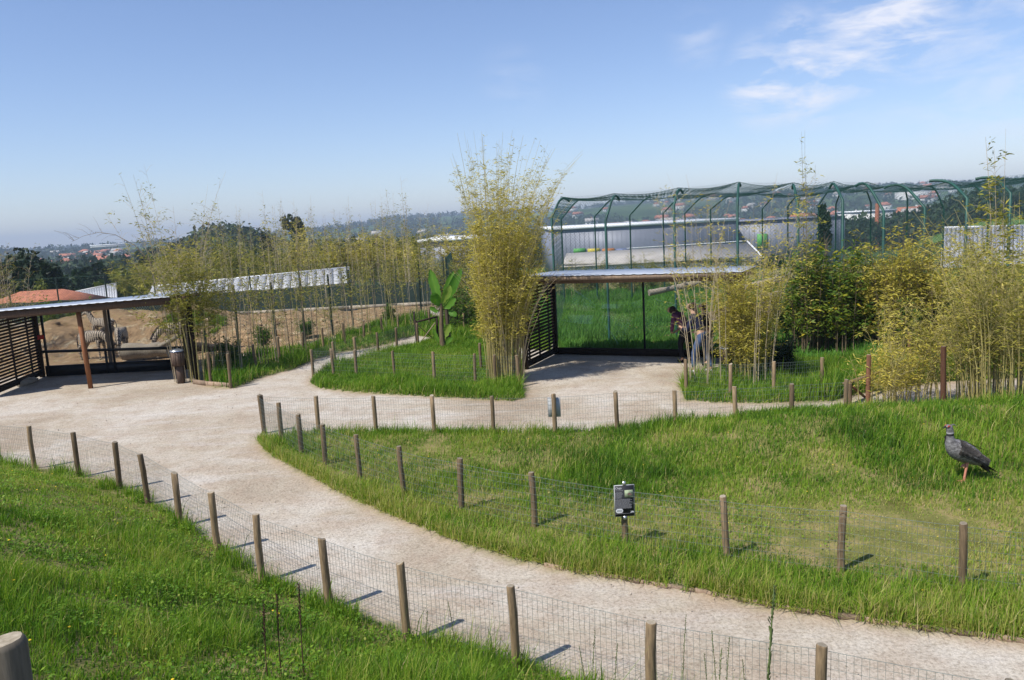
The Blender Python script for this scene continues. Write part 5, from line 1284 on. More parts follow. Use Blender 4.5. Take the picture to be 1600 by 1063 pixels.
def hall(name, label, x0, x1, Y, z0, z1, dep, wallm, eave=.9, cat='warehouse', rot=0.0, seams=0, eave_m='hall_eave'):
    cx = (x0 + x1) / 2; c = empty(name, (cx, Y, z0), rot); tag(c, label, cat); L = x1 - x0; Hh = z1 - z0
    mb = MB(); mb.box((0, dep / 2, Hh / 2), (L, dep, Hh)); mb.build('wall', M[wallm], c)
    mb = MB(); mb.box((0, dep / 2, Hh + eave / 2), (L + .8, dep + .8, eave)); mb.build('roof', M[eave_m], c)
    if seams:
        mb = MB()
        for i in range(1, seams): mb.box((-L / 2 + L * i / seams, -.02, Hh / 2), (.10, .04, Hh))
        o = mb.build('cladding_seams', M['hall'], c); o['kind'] = 'stuff'
    return c
def panel_on(c, name, px0, py0, px1, py1, mt):
    Y = c.location.y - .12; a = atY(px0, py0, Y); b = atY(px1, py1, Y)
    mb = MB(); mb.box(((a.x + b.x) / 2 - c.location.x, -.12, (a.z + b.z) / 2 - c.location.z), (abs(b.x - a.x), .16, abs(a.z - b.z))); return mb.build(name, M[mt], c)
big = hall('warehouse', 'long blue grey warehouse with white eave seen through the aviary net', atY(862, 380, 205).x, atY(1153, 380, 205).x, 205, -11, atY(1000, 353, 205).z, 60, 'hall', .75, seams=40)
for k, (a, b, mt) in enumerate(((896, 915, 'p_green'), (918, 937, 'p_yellow'), (941, 960, 'p_orange'), (963, 984, 'p_blue'))): panel_on(big, 'coloured_panel', a, 389, b, 396, mt)
mb = MB(); mb.tube([(-5, -1.2, 9.6 - 2.5), (26, -1.2, 9.6 - 2.2)], .12, 5); mb.build('gutter_pipe', M['hall_eave'], big)
right = hall('warehouse', 'right-hand block of the warehouse with a tall green door', atY(1154, 380, 212).x, atY(1320, 380, 212).x, 212, -11, atY(1190, 345, 212).z, 50, 'hall', .2, seams=20, eave_m='hall')
panel_on(right, 'green_door', 1183, 366, 1199, 388, 'p_green')
low = hall('shed', 'long low beige roofed shed in front of the warehouse', atY(880, 410, 118).x, atY(1170, 410, 118).x, 118, -7, atY(1020, 411, 118).z, 1, 'wall_white', .2, cat='shed', eave_m='low_roof')
a0 = atY(880, 411, 118); a1 = atY(1195, 407, 118); b0_ = atY(885, 396, 128); b1_ = atY(1168, 379, 128)
o_ = low.location
mb = MB(); P4 = [np.array(v) - np.array(o_) for v in (a0, a1, b1_, b0_)]
mb.add([*P4, *[p - np.array([0, 0, .3]) for p in P4]], [[(0, 1, 2, 3), (7, 6, 5, 4), (0, 4, 5, 1), (1, 5, 6, 2), (2, 6, 7, 3), (3, 7, 4, 0)]]); mb.build('sloping_roof', M['low_roof'], low)
mb = MB(); q0 = np.array(a1) - np.array(o_); q1 = np.array(b1_) - np.array(o_); mb.tube([q0 + np.array([0, 0, .15]), q1 + np.array([0, 0, .15])], .16, 5); mb.build('verge', M['hall_eave'], low)
hall('warehouse', 'grey warehouse with white edge left of the big yellow bamboo', atY(657, 390, 135).x, atY(760, 390, 135).x, 135, -8, atY(700, 377, 135).z, 40, 'hall', .45, seams=10)
hall('warehouse', 'small white roofed hall on the valley floor behind the net on the right', atY(1330, 330, 420).x, atY(1400, 330, 420).x, 420, -15, atY(1365, 331, 420).z, 20, 'wall_white', .8)
def sheet_shed(label, pts, z0, mt, name='shed', edge='hall_eave'):
    """roof plane given by four pixel/depth corners: near left, near right, far right, far left"""
    P = [np.array(atY(px, py, Y)) for px, py, Y in pts]; c0 = np.array([sum(p[0] for p in P) / 4, sum(p[1] for p in P) / 4, z0]); c = empty(name, tuple(c0)); tag(c, label, 'shed')
    n = 24; mbs = []
    for i in range(n):
        t0, t1 = i / n, (i + 1) / n; g = .0012
        q = [P[0] + (P[1] - P[0]) * (t0 + g), P[0] + (P[1] - P[0]) * (t1 - g), P[3] + (P[2] - P[3]) * (t1 - g), P[3] + (P[2] - P[3]) * (t0 + g)]
        dz = np.array([0, 0, .004 * (i % 2)])
        mb = MB(); mb.add([*[p - c0 + dz for p in q], *[p - c0 + dz - np.array([0, 0, .06]) for p in q]], [[(0, 1, 2, 3), (7, 6, 5, 4), (0, 4, 5, 1), (1, 5, 6, 2), (2, 6, 7, 3), (3, 7, 4, 0)]]); mb.build('roof_panel', M[mt], c)
    mb = MB(); mb.beam(P[3] - c0 + np.array([0, 0, .02]), P[2] - c0 + np.array([0, 0, .02]), .2, .12); mb.build('ridge_cap', M[edge], c)
    w = [P[0] + np.array([0, .4, -.1]), P[1] + np.array([0, .4, -.1]), P[2] + np.array([0, -.2, -.15]), P[3] + np.array([0, -.2, -.15])]
    V = [p - c0 for p in w] + [np.array([p[0], p[1], z0]) - c0 for p in w]
    mb = MB(); mb.add(V, [[(4, 5, 1, 0), (5, 6, 2, 1), (6, 7, 3, 2), (7, 4, 0, 3)]]); mb.build('wall', M['wall_white'], c)
sheet_shed('long pale sheet metal shed roof behind the far paddock fence', [(225, 470, 56), (548, 441, 56), (546, 418, 63), (238, 448, 63)], -3, 'shed_roof')
sheet_shed('small grey shed roof between the tiled house and the long shed', [(96, 482, 62), (184, 474, 62), (182, 443, 72), (90, 462, 72)], -4, 'shed_roof', edge='shed_roof')
sheet_shed('pale grey shed roof behind the bamboo at the right edge', [(1466, 452, 44), (1640, 446, 44), (1640, 352, 62), (1474, 356, 62)], -2, 'shed_roof')

def house_parts(c, L, D, H, hip=False, wall='wall_white', roofm='tile', windows=True, rh=.35):
    mb = MB(); mb.box((0, 0, H / 2), (L, D, H)); mb.build('wall', M[wall], c)
    r = D * rh; o = .06 * L; x0, x1, y0, y1 = -L/2 - o, L/2 + o, -D/2 - o, D/2 + o; hx = D / 2 if hip else 0
    V = [(x0, y0, H), (x1, y0, H), (x1, y1, H), (x0, y1, H), (x0 + hx, 0, H + r), (x1 - hx, 0, H + r)]
    mb = MB(); mb.add(V, [[(0, 1, 5, 4), (2, 3, 4, 5)], [(1, 2, 5), (3, 0, 4)], [(3, 2, 1, 0)]]); rf = mb.build('roof', M[roofm], c)
    if windows:
        for k in range(3):
            mb = MB(); mb.box((-L * .3 + k * L * .3, -D / 2 - .03, H * .55), (L * .10, .1, H * .28)); mb.build('window', M['window_dark'], c)
    if not hip: mb = MB(); mb.box((L * .25, D * .1, H + r * .9), (L * .05, L * .05, r * .6)); mb.build('chimney', M[wall], rf)
# tiled house on the left just beyond the fence
t_ = atY(78, 457, 60); hs = empty('house', (t_.x - .6, 60, -3.6), .15); tag(hs, 'low house with hipped red tiled roof beyond the left shelter', 'house')
house_parts(hs, 8.5, 6.5, 3.0, True, 'wall_cream', 'tile', True, .22)
# town
hp_ = []
for k, (w_, rf_, hipped) in enumerate((('wall_white', 'tile', False), ('wall_cream', 'tile', True), ('wall_white', 'low_roof', False), ('wall_white', 'tile', True))):
    hp_.append((w_, rf_, hipped))
roots4 = {}
rg = random.Random(12)
def put_house(k, px, Y, label, group, s=1.0, dz=0):
    x = (px - 800) / FPX * Y; z = float(VZ(x, Y)) - .6 + dz; rz = rg.uniform(-.9, .9)
    if k not in roots4:
        c = empty('house', (x, Y, z), rz); tag(c, label, 'house', group); w_, rf_, hi = hp_[k]; house_parts(c, 13, 10, 6.5, hi, w_, rf_, True); roots4[k] = c; c.scale = (s, s, s)
    else:
        src = roots4[k]; c = src.copy(); COL.objects.link(c); c.location = (x, Y, z); c.rotation_euler = (0, 0, rz); c.scale = (s, s, s); c['label'] = label; c['group'] = group; tag(c, cat='house')
        for ch in src.children:
            q = ch.copy(); COL.objects.link(q); q.parent = c
            for g in ch.children: g2 = g.copy(); COL.objects.link(g2); g2.parent = q
for i in range(30):
    t = rg.random(); px = rg.uniform(62, 212); Y = rg.uniform(620, 900) if i < 18 else rg.uniform(900, 1250)
    put_house(rg.choice([0, 0, 1, 3, 2]), px, Y, 'small distant house of the village left of the long white hall', 'village houses on the left', rg.uniform(.8, 1.25))
for i in range(12): put_house(rg.choice([0, 1, 3]), rg.uniform(320, 425), rg.uniform(270, 330), 'house on the wooded knoll behind the bamboo screen', 'houses on the wooded knoll', rg.uniform(.45, .65))
for i in range(7): put_house(2, rg.uniform(545, 740), rg.uniform(600, 1500), 'distant pale house on the slope left of the big yellow bamboo', 'houses on the middle slope', rg.uniform(.9, 1.5))
for i in range(110):
    put_house(rg.choice([0, 0, 1, 2, 3, 2]), rg.uniform(880, 1500), 480 + 1700 * rg.random() ** 1.1, 'tiny distant house of the town seen through the aviary net', 'town houses behind the aviary', rg.uniform(.9, 1.7))
hall('sports_hall', 'long white hall roof shining on the left skyline', atY(141, 386, 1100).x, atY(206, 382, 1100).x, 1100, 1.0, atY(170, 383.2, 1100).z, 20, 'wall_white', 1.2, 'hall')
hall('factory', 'pale factory block on the far right hillside', atY(1410, 305, 1500).x, atY(1455, 303, 1500).x, 1500, -14, atY(1430, 299, 1500).z, 30, 'wall_white', 2, 'factory')
ch_ = atY(1371, 318, 300); mb = MB(); mb.tube([(0, 0, 0), (0, 0, ch_.z + 13)], [1.0, .75], 10); o = mb.build('chimney_stack', M['tile'], None, True); o.location = (ch_.x, 300, -13); tag(o, 'red brick chimney stack behind the aviary net', 'chimney')
# green field on the left valley floor
def field(name, label, px0, px1, Y0, Y1, col):
    V = []; n = 10
    for j in range(4):
        for i in range(n):
            Y = Y0 + (Y1 - Y0) * j / 3; x = ((px0 + (px1 - px0) * i / (n - 1)) - 800) / FPX * Y; V.append((x, Y, float(VZ(x, Y)) + 1.0))
    F = [(j*n+i, j*n+i+1, (j+1)*n+i+1, (j+1)*n+i) for j in range(3) for i in range(n-1)]
    o = np_obj(name, V, [np.array(F)], [plain(name + '_' + str(px0), col, .95, 0, .2, .02, .05)]); tag(o, label, kind='structure')
field('meadow', 'green meadow below the village', 82, 120, 560, 680, (.10, .20, .04))
field('meadow', 'green meadow on the right hillside', 1440, 1640, 250, 330, (.11, .19, .045))
# ------------------------------------------------------------------ figures grown from joints
def skin_obj(name, verts, edges, radii, mt, parent, root=0, levels=1):
    me = bpy.data.meshes.new(name); me.from_pydata([tuple(v) for v in verts], edges, []); me.materials.append(mt)
    o = link(bpy.data.objects.new(name, me), parent); sk = o.modifiers.new('skin', 'SKIN'); sk.use_smooth_shade = True
    for i, r in enumerate(radii):
        d = me.skin_vertices[0].data[i]; d.radius = (r, r) if not isinstance(r, tuple) else r; d.use_root = (i == root)
    ss = o.modifiers.new('smooth', 'SUBSURF'); ss.levels = levels; ss.render_levels = levels + 1
    return o
class Sk:
    def __init__(s): s.v = []; s.e = []; s.r = []
    def p(s, co, r, prev=None):
        s.v.append(Vector(co)); s.r.append(r); i = len(s.v) - 1
        if prev is not None: s.e.append((prev, i))
        return i
    def chain(s, prev, *cr):
        for co, r in cr: prev = s.p(co, r, prev)
        return prev

# zebras
def zebra_mat():
    mt, t, b = mat('zebra_coat')
    tc_ = t.nodes.new('ShaderNodeTexCoord'); sp_ = t.nodes.new('ShaderNodeSeparateXYZ'); t.links.new(tc_.outputs['Object'], sp_.inputs[0])
    x, z = sp_.outputs['X'], sp_.outputs['Z']
    n = noise(t, 2.5, 3, .5)
    rump = t.nodes.new('ShaderNodeMapRange'); rump.inputs['From Min'].default_value = -.15; rump.inputs['From Max'].default_value = -.5; t.links.new(x, rump.inputs['Value'])
    legs = t.nodes.new('ShaderNodeMapRange'); legs.inputs['From Min'].default_value = .78; legs.inputs['From Max'].default_value = .62; t.links.new(z, legs.inputs['Value'])
    a = mth(t, 'MULTIPLY', x, 72.0); b2 = mth(t, 'MULTIPLY', mth(t, 'MULTIPLY', z, -60.0), mth(t, 'MULTIPLY', rump.outputs[0], .75))
    ph = mth(t, 'ADD', mth(t, 'ADD', a, b2), mth(t, 'MULTIPLY', n, 7.0))
    s1 = mth(t, 'SINE', ph); s2 = mth(t, 'SINE', mth(t, 'MULTIPLY', z, 95.0))
    k = mixc(t, legs.outputs[0], s1, s2)
    c = ramp(t, mth(t, 'MULTIPLY_ADD', k, .5), [(.44, (.04, .030, .025)), (.60, (.52, .44, .33))])
    for nd in t.nodes:
        if nd.type == 'MATH' and nd.operation == 'MULTIPLY_ADD': nd.inputs[2].default_value = .5
    t.links.new(c, b.inputs['Base Color']); b.inputs['Roughness'].default_value = .75; b.inputs['Specular IOR Level'].default_value = .15
    return mt
M['zebra'] = zebra_mat(); M['mane'] = plain('dark_mane', (.05, .035, .03), .8)
def zebra(label, loc, rz, pose, s=1.0, legs=(0, .06, -.04, .05)):
    c = empty('zebra', loc, rz); c.scale = (s, s, s); tag(c, label, 'zebra')
    k = Sk(); h = k.p((0, 0, .95), (.22, .25)); hip = k.chain(h, ((-.30, 0, .97), (.21, .24)), ((-.52, 0, .98), (.17, .20)), ((-.62, 0, .96), (.09, .10)))
    sh = k.chain(h, ((.30, 0, .98), (.20, .23)), ((.46, 0, 1.03), (.15, .19)))
    neck = {'graze': (((.66, 0, .93), (.11, .15)), ((.84, 0, .68), (.085, .12)), ((.94, 0, .50), (.085, .10)), ((.99, 0, .34), (.068, .078)), ((1.01, 0, .17), (.052, .055)), ((1.01, 0, .11), (.045, .045))),
            'up': (((.58, 0, 1.25), (.10, .15)), ((.68, 0, 1.44), (.08, .11)), ((.76, 0, 1.52), (.08, .09)), ((.92, 0, 1.44), (.06, .07)), ((1.04, 0, 1.36), (.05, .05)))}[pose]
    k.chain(sh, *neck)
    i = 0
    for sx in (-1, 1):
        d = legs[i]; i += 1
        k.chain(2 if False else sh - 1, ((.38 + d * .2, sx * .13, .72), .085), ((.38 + d, sx * .13, .44), .048), ((.38 + d, sx * .13, .14), .032), ((.41 + d, sx * .13, .02), .042))
    for sx in (-1, 1):
        d = legs[i]; i += 1
        k.chain(hip - 2, ((-.36, sx * .15, .72), .12), ((-.52 + d, sx * .14, .46), .052), ((-.46 + d, sx * .14, .14), .034), ((-.43 + d, sx * .14, .02), .044))
    skin_obj('body', k.v, k.e, k.r, M['zebra'], c)
    # tail, mane, ears
    mb = MB(); mb.tube([(-.66, 0, 1.05), (-.74, .02, .85), (-.74, .03, .62), (-.73, .03, .42)], [.028, .020, .03, .008], 6); mb.build('tail', M['mane'], c, True)
    nk = [Vector((.42, 0, 1.20))] + [Vector(a) + (Vector((.10, 0, .10)) if pose == 'graze' else Vector((-.10, 0, .06))) for a, r in neck[:3]]
    mb = MB()
    for a, b in zip(nk[:-1], nk[1:]): mb.beam(a, b + (b - a) * .05, .03, .10)
    mb.build('mane', M['mane'], c)
    e0 = Vector(neck[2][0]) + (Vector((.02, 0, .08)) if pose == 'graze' else Vector((-.04, 0, .07)))
    for sx in (-1, 1):
        mb = MB(); d = Vector((-.02, sx * .05, .15)) if pose == 'up' else Vector((.10, sx * .06, .08)); b = e0 + Vector((0, sx * .05, 0)); mb.tube([b, b + d * .5, b + d], [.028, .036, .006], 7); mb.build('ear', M['zebra'], c, True)
    return c
q = atY(152, 514, 30.6); zebra('zebra standing farthest back with raised head, behind the low rise of sand', (q.x + .22, 30.6, .24), math.radians(176), 'up', .78)
q = at(148, 562); zebra('zebra grazing side-on between the two shelter posts', (q.x, q.y, Zs(q.x, q.y) - .02), math.radians(-12), 'graze', .86)
q = at(182, 560); zebra('zebra facing the shelter with lowered head, right of the grazing one', (q.x, q.y + .5, Zs(q.x, q.y) - .02), math.radians(-70), 'graze', .86)
q = atY(272, 540, 29.3); zebra('zebra feeding with its head down left of the bin, half hidden by the slatted wall', (q.x + .5, 28.6, Zs(q.x + .5, 28.6) - .02), math.radians(200), 'graze', .9)

# people
M['skin'] = plain('skin', (.48, .29, .20), .55, 0, .08); M['jeans'] = plain('blue_jeans', (.07, .105, .19), .85, 0, .3, 14, .1, .3)
M['purple'] = plain('purple_top', (.16, .06, .12), .8, 0, .15, 8, .1, .2); M['black_cloth'] = plain('black_cloth', (.016, .016, .02), .85, 0, .3, 8, .1, .2)
M['navy'] = plain('navy_jacket', (.02, .024, .05), .8, 0, .3, 8, .1, .2); M['shoe'] = plain('white_shoe', (.62, .62, .62), .6); M['hair'] = plain('dark_hair', (.03, .018, .012), .6, 0, .3, 60, .3, .4)
def person(label, loc, rz, hips, chest, neck, head, feet, knees, hands, elbows, top, trousers, shoes, s=1.0):
    c = empty('person', loc, rz); c.scale = (s, s, s); tag(c, label, 'person')
    V_ = Vector; hips, chest, neck, head = map(V_, (hips, chest, neck, head)); sp_ = (hips + chest) / 2 + V_((.02, 0, .03))
    k = Sk(); h = k.p(hips, (.15, .11)); w = k.p(sp_, (.14, .10), h); ch = k.p(chest, (.17, .12), w); nk = k.p(neck, .06, ch); hd = k.p(neck.lerp(head, .6), .075, nk); hh = k.p(head, (.085, .10), hd); k.p(head + (head - neck).normalized() * .07, .07, hh)
    fw = (head - neck).cross(V_((0, 1, 0))); fw = V_((-1, 0, -.35)).normalized()
    k.p(head + fw * .10 - V_((0, 0, .01)), .028, hh)                    # nose and jaw
    J = Sk(); jh = J.p(hips + V_((0, 0, .04)), (.17, .135)); jw = J.p(sp_, (.165, .125), jh); jc = J.p(chest, (.19, .145), jw); J.p(neck - (neck - chest) * .15, .085, jc)
    T = Sk(); th = T.p(hips, (.165, .13)); T.p(hips + (sp_ - hips) * .45, (.155, .12), th)
    S2 = Sk()
    for i, sx in enumerate((-1, 1)):
        sh = chest + V_((0, sx * .18, .04)); el = V_(elbows[i]); ha = V_(hands[i])
        a = k.chain(ch, (sh, .055), (el, .04), (ha, .028)); J.chain(jc, (sh, .072), (el, .058), (el.lerp(ha, .88), .043))
        d = (ha - el).normalized(); side = d.cross(V_((0, 0, 1))); side = side.normalized() if side.length > .1 else V_((0, 1, 0)); up = d.cross(side)
        pm = k.p(ha + d * .06, (.036, .018), a)
        for f in range(4):
            o_ = side * (.024 - .016 * f); l = (.030, .036, .034, .026)[f]; b0 = ha + d * .09 + o_; k.chain(pm, (b0, .0095), (b0 + d * l - up * .006, .009), (b0 + d * l * 1.8 - up * .022, .007))
        k.chain(pm, (ha + d * .05 + side * .045, .011), (ha + d * .085 + side * .06 - up * .01, .009))
        hp2 = hips + V_((0, sx * .10, -.04)); kn = V_(knees[i]); ft = V_(feet[i])
        k.chain(h, (hp2, .10), (kn, .058), (ft + V_((.0, 0, .09)), .04), (ft + V_((-.12, 0, .035)), .035))
        T.chain(th, (hp2, .115), (hp2.lerp(kn, .5), .10), (kn, .075), (ft + V_((.0, 0, .12)), .062))
        S2 = Sk(); a = S2.p(ft + V_((.05, 0, .05)), (.042, .045)); S2.chain(a, (ft + V_((-.06, 0, .045)), (.045, .04)), (ft + V_((-.17, 0, .035)), (.04, .032))); skin_obj('shoe', S2.v, S2.e, S2.r, M[shoes], c)
    skin_obj('body', k.v, k.e, k.r, M['skin'], c); skin_obj('jacket', J.v, J.e, J.r, M[top], c); skin_obj('trousers', T.v, T.e, T.r, M[trousers], c)
    H_ = Sk(); up = (head - neck).normalized(); bk = -fw; a = H_.p(head + up * .055 + bk * .03, (.125, .125)); H_.chain(a, (head - up * .04 + bk * .06, .115), (neck + bk * .05 + up * .01, .06), (neck + bk * .08 - up * .1, .035)); skin_obj('hair', H_.v, H_.e, H_.r, M['hair'], c)
    for sx in (-1, 1):
        r_ = rocklike('eye', head + fw * .082 + V_((0, sx * .032, .02)), (.02, .02, .02), M['black_cloth'], 1, parent=c)
    return c
q = at(1070, 566)
person('person in a purple top bending far forward at the aviary window, dark trousers', (q.x, q.y, 0), math.radians(-48),
    (.06, 0, .90), (-.20, 0, 1.26), (-.32, 0, 1.37), (-.43, 0, 1.42), ((.0, -.10, 0), (.12, .12, 0)), ((-.06, -.11, .50), (.04, .12, .48)), ((-.34, -.10, .84), (-.32, .12, .84)), ((-.20, -.27, .98), (-.18, .27, .98)), 'purple', 'black_cloth', 'black_cloth')
q = at(1096, 582)
person('person in blue jeans, dark jacket and white shoes leaning forward behind the thin bamboo stems', (q.x, q.y, 0), math.radians(-35),
    (.04, 0, .95), (-.14, 0, 1.38), (-.20, 0, 1.54), (-.27, 0, 1.67), ((-.16, -.10, 0), (.22, .11, 0)), ((-.14, -.11, .50), (.10, .11, .48)), ((-.46, -.08, 1.12), (-.44, .10, 1.10)), ((-.24, -.28, 1.08), (-.20, .28, 1.08)), 'navy', 'jeans', 'shoe', 1.02)
q = at(1113, 573)
person('person in a black jacket mostly hidden by the bushy bamboo clump', (q.x, q.y + .3, 0), math.radians(-5),
    (.02, 0, .93), (-.10, 0, 1.34), (-.14, 0, 1.50), (-.18, 0, 1.64), ((-.06, -.10, 0), (.10, .11, 0)), ((-.06, -.11, .50), (.04, .11, .48)), ((-.34, -.14, .95), (-.30, .16, .95)), ((-.16, -.26, 1.02), (-.14, .26, 1.02)), 'black_cloth', 'black_cloth', 'black_cloth', .97)

# ------------------------------------------------------------------ the crested screamer
def screamer():
    q = at(1502, 765); c = empty('bird', (q.x, q.y, Zs(q.x, q.y) + .01), math.radians(8)); tag(c, 'large grey crested bird with black neck ring standing on one pink leg in the grass', 'bird'); c.scale = (1.17, 1.17, 1.17)
    fm, t, b = mat('grey_plumage'); g = noise(t, 26, 6, .7, mapscale=(1, 1, 1.6)); cc = ramp(t, g, [(.32, (.07, .066, .066)), (.5, (.17, .165, .165)), (.68, (.33, .32, .32))]); t.links.new(cc, b.inputs['Base Color']); b.inputs['Roughness'].default_value = .85; b.inputs['Specular IOR Level'].default_value = .15; bump(t, b, g, .6, .01)
    M['plume'] = fm
    feather = leaf_mat('wing_feathers', [(0, (.018, .016, .016)), (.4, (.060, .052, .048)), (.7, (.14, .12, .11)), (1, (.36, .33, .30))], .05, .7)
    pinkleg = plain('pink_leg', (.56, .23, .15), .6, 0, .2, 60, .3, .4); redskin = plain('red_eye_skin', (.42, .06, .05), .5); ringm = plain('black_collar', (.02, .02, .022), .8); pale = plain('pale_collar', (.34, .33, .33), .85, 0, .2, 50)
    # lofted body: centre x,z and radii (across y, along the ring)
    st = [((.34, .17), .012, .012), ((.28, .205), .045, .05), ((.20, .255), .078, .085), ((.10, .315), .108, .118), ((0, .365), .118, .130), ((-.08, .405), .112, .126), ((-.135, .455), .088, .100), ((-.160, .505), .058, .064), ((-.168, .548), .040, .042), ((-.170, .590), .036, .037), ((-.172, .625), .037, .039), ((-.178, .660), .038, .042), ((-.192, .685), .037, .040), ((-.212, .692), .026, .027), ((-.232, .688), .012, .013)]
    n = 20; V = []; C = np.array([(p[0][0], p[0][1]) for p in st]); D = np.gradient(C, axis=0); D /= np.linalg.norm(D, axis=1)[:, None]
    for (p, ry, rz_), d in zip(st, D):
        nx, nz = -d[1], d[0]
        for j in range(n):
            a = 2 * math.pi * j / n; V.append((p[0] + nx * math.cos(a) * rz_, math.sin(a) * ry, p[1] + nz * math.cos(a) * rz_))
    F = [(i*n+j, i*n+(j+1)%n, (i+1)*n+(j+1)%n, (i+1)*n+j) for i in range(len(st)-1) for j in range(n)]
    bd = np_obj('body', V, [np.array(F)], [fm], c, smooth=True); ss = bd.modifiers.new('smooth', 'SUBSURF'); ss.levels = 1; ss.render_levels = 1
    for nm, z0, z1, r_, m_ in (('black_collar', .578, .602, .040, ringm), ('pale_collar', .603, .622, .0405, pale)):
        mb = MB(); mb.tube([(-.170, 0, z0), (-.171, 0, (z0 + z1) / 2), (-.172, 0, z1)], [r_ * .96, r_ * 1.04, r_ * .96], 18, False); mb.build(nm, m_, c, True)
    rg = np.random.default_rng(9)
    def feathers(name, rows):
        Vs = []; Fs = []; T = []; off = 0
        for (p, d, L, w, nrm, tone) in rows:
            p, d, nrm = map(np.array, (p, d, nrm)); d = d / np.linalg.norm(d); nrm = nrm / np.linalg.norm(nrm); s_ = np.cross(d, nrm)
            q = [p, p + d * L * .3 + s_ * w / 2 + nrm * .004, p + d * L * .8 + s_ * w * .42 + nrm * .002, p + d * L, p + d * L * .8 - s_ * w * .42 + nrm * .002, p + d * L * .3 - s_ * w / 2 + nrm * .004]
            Vs += q; Fs.append([off, off + 1, off + 2, off + 3]); Fs.append([off, off + 3, off + 4, off + 5]); T += [tone - .1, tone, tone + .06, tone + .22, tone + .06, tone]; off += 6
        np_obj(name, Vs, [np.array(Fs)], [feather], c, attrs={'tone': np.clip(T, 0, 1)})
    for sx in (-1, 1):
        rows = []
        for r_ in range(9):
            for k in range(11):
                u = k / 10; v = r_ / 8
                x = -.135 + .355 * u + rg.normal(0, .004); zc2 = .44 - .19 * (x + .11) / .33 * 1.0 + (.5 - v) * .15 * (1 - .55 * u)
                yb = .122 * math.sqrt(max(.05, 1 - ((v - .35) / .95) ** 2)) * (1 - .42 * u ** 2) + .016
                rows.append(((x, sx * yb, zc2 + .01), (1, 0, -.50 - .25 * v), .055 + .035 * u, .030, (0, sx, .35 - .5 * v), .32 + .38 * rg.random() - .15 * (v > .8) + .35 * (v > .55) * (v < .7) * (rg.random() > .4)))
        for k in range(9):
            rows.append(((.12 + .012 * k, sx * (.075 - .005 * k), .30 - .012 * k), (1, -sx * .12, -.62 - .03 * k), .20, .030, (0, sx, .2), .08 + .1 * rg.random()))
        feathers('wing', rows)
    rows = []
    for k in range(18):
        x = -.07 + .30 * (k % 9) / 8; rows.append(((x, .03 * (-1) ** k, .515 - .60 * (x + .07) ** 1.0 * .8 + .01), (1, 0, -.45), .09, .05, (.3, 0, 1), .2 + .2 * rg.random()))
    feathers('back_feathers', rows)
    feathers('tail', [((.27, .010 * (k - 4.5), .20 - .004 * abs(k - 4.5)), (1, .035 * (k - 4.5), -.66), .22, .038, (.5, 0, 1), .05 + .1 * rg.random()) for k in range(10)])
    mb = MB()
    for k in range(14):
        a = rg.uniform(-.4, .4); p = np.array([-.168 + rg.uniform(-.012, .012), rg.uniform(-.012, .012), .695]); mb.tube([p, p + np.array([.035, a * .02, .015]), p + np.array([.06, a * .05, .0])], [.005, .004, .001], 4)
    mb.build('crest', fm, c)
    mb = MB(); mb.tube([(-.222, 0, .692), (-.243, 0, .688), (-.256, 0, .676), (-.258, 0, .664)], [.014, .011, .007, .002], 8); mb.build('beak', ringm, c, True)
    for sx in (-1, 1):
        e = rocklike('eye_skin', (-.208, sx * .026, .695), (.034, .018, .024), redskin, 2, parent=c); e2 = rocklike('eye', (-.210, sx * .036, .697), (.010, .008, .010), ringm, 1, parent=c)
    # standing leg and lifted leg
    def toes(mb, p, spread=.075, dn=0.0):
        for a, l in ((math.pi, 1), (math.pi - .55, .85), (math.pi + .55, .85), (.1, .5)):
            e = np.array([math.cos(a) * spread * l, math.sin(a) * spread * l, -dn]); p_ = np.array(p); mb.tube([p_, p_ + e * .5 + np.array([0, 0, .008]), p_ + e, p_ + e * 1.15 - np.array([0, 0, .005])], [.010, .009, .006, .002], 6)
    mb = MB(); mb.tube([(.02, -.04, .30), (.035, -.04, .225), (.015, -.04, .12), (0, -.04, .02)], [.028, .0165, .0135, .015], 10); toes(mb, (0, -.04, .012)); mb.build('leg', pinkleg, c, True)
    mb = MB(); mb.tube([(.04, .04, .30), (.115, .03, .250), (.055, .0, .235), (.035, -.01, .215)], [.026, .016, .013, .012], 10); toes(mb, (.035, -.01, .21), .05, .03); mb.build('leg', pinkleg, c, True)
    return c
screamer()
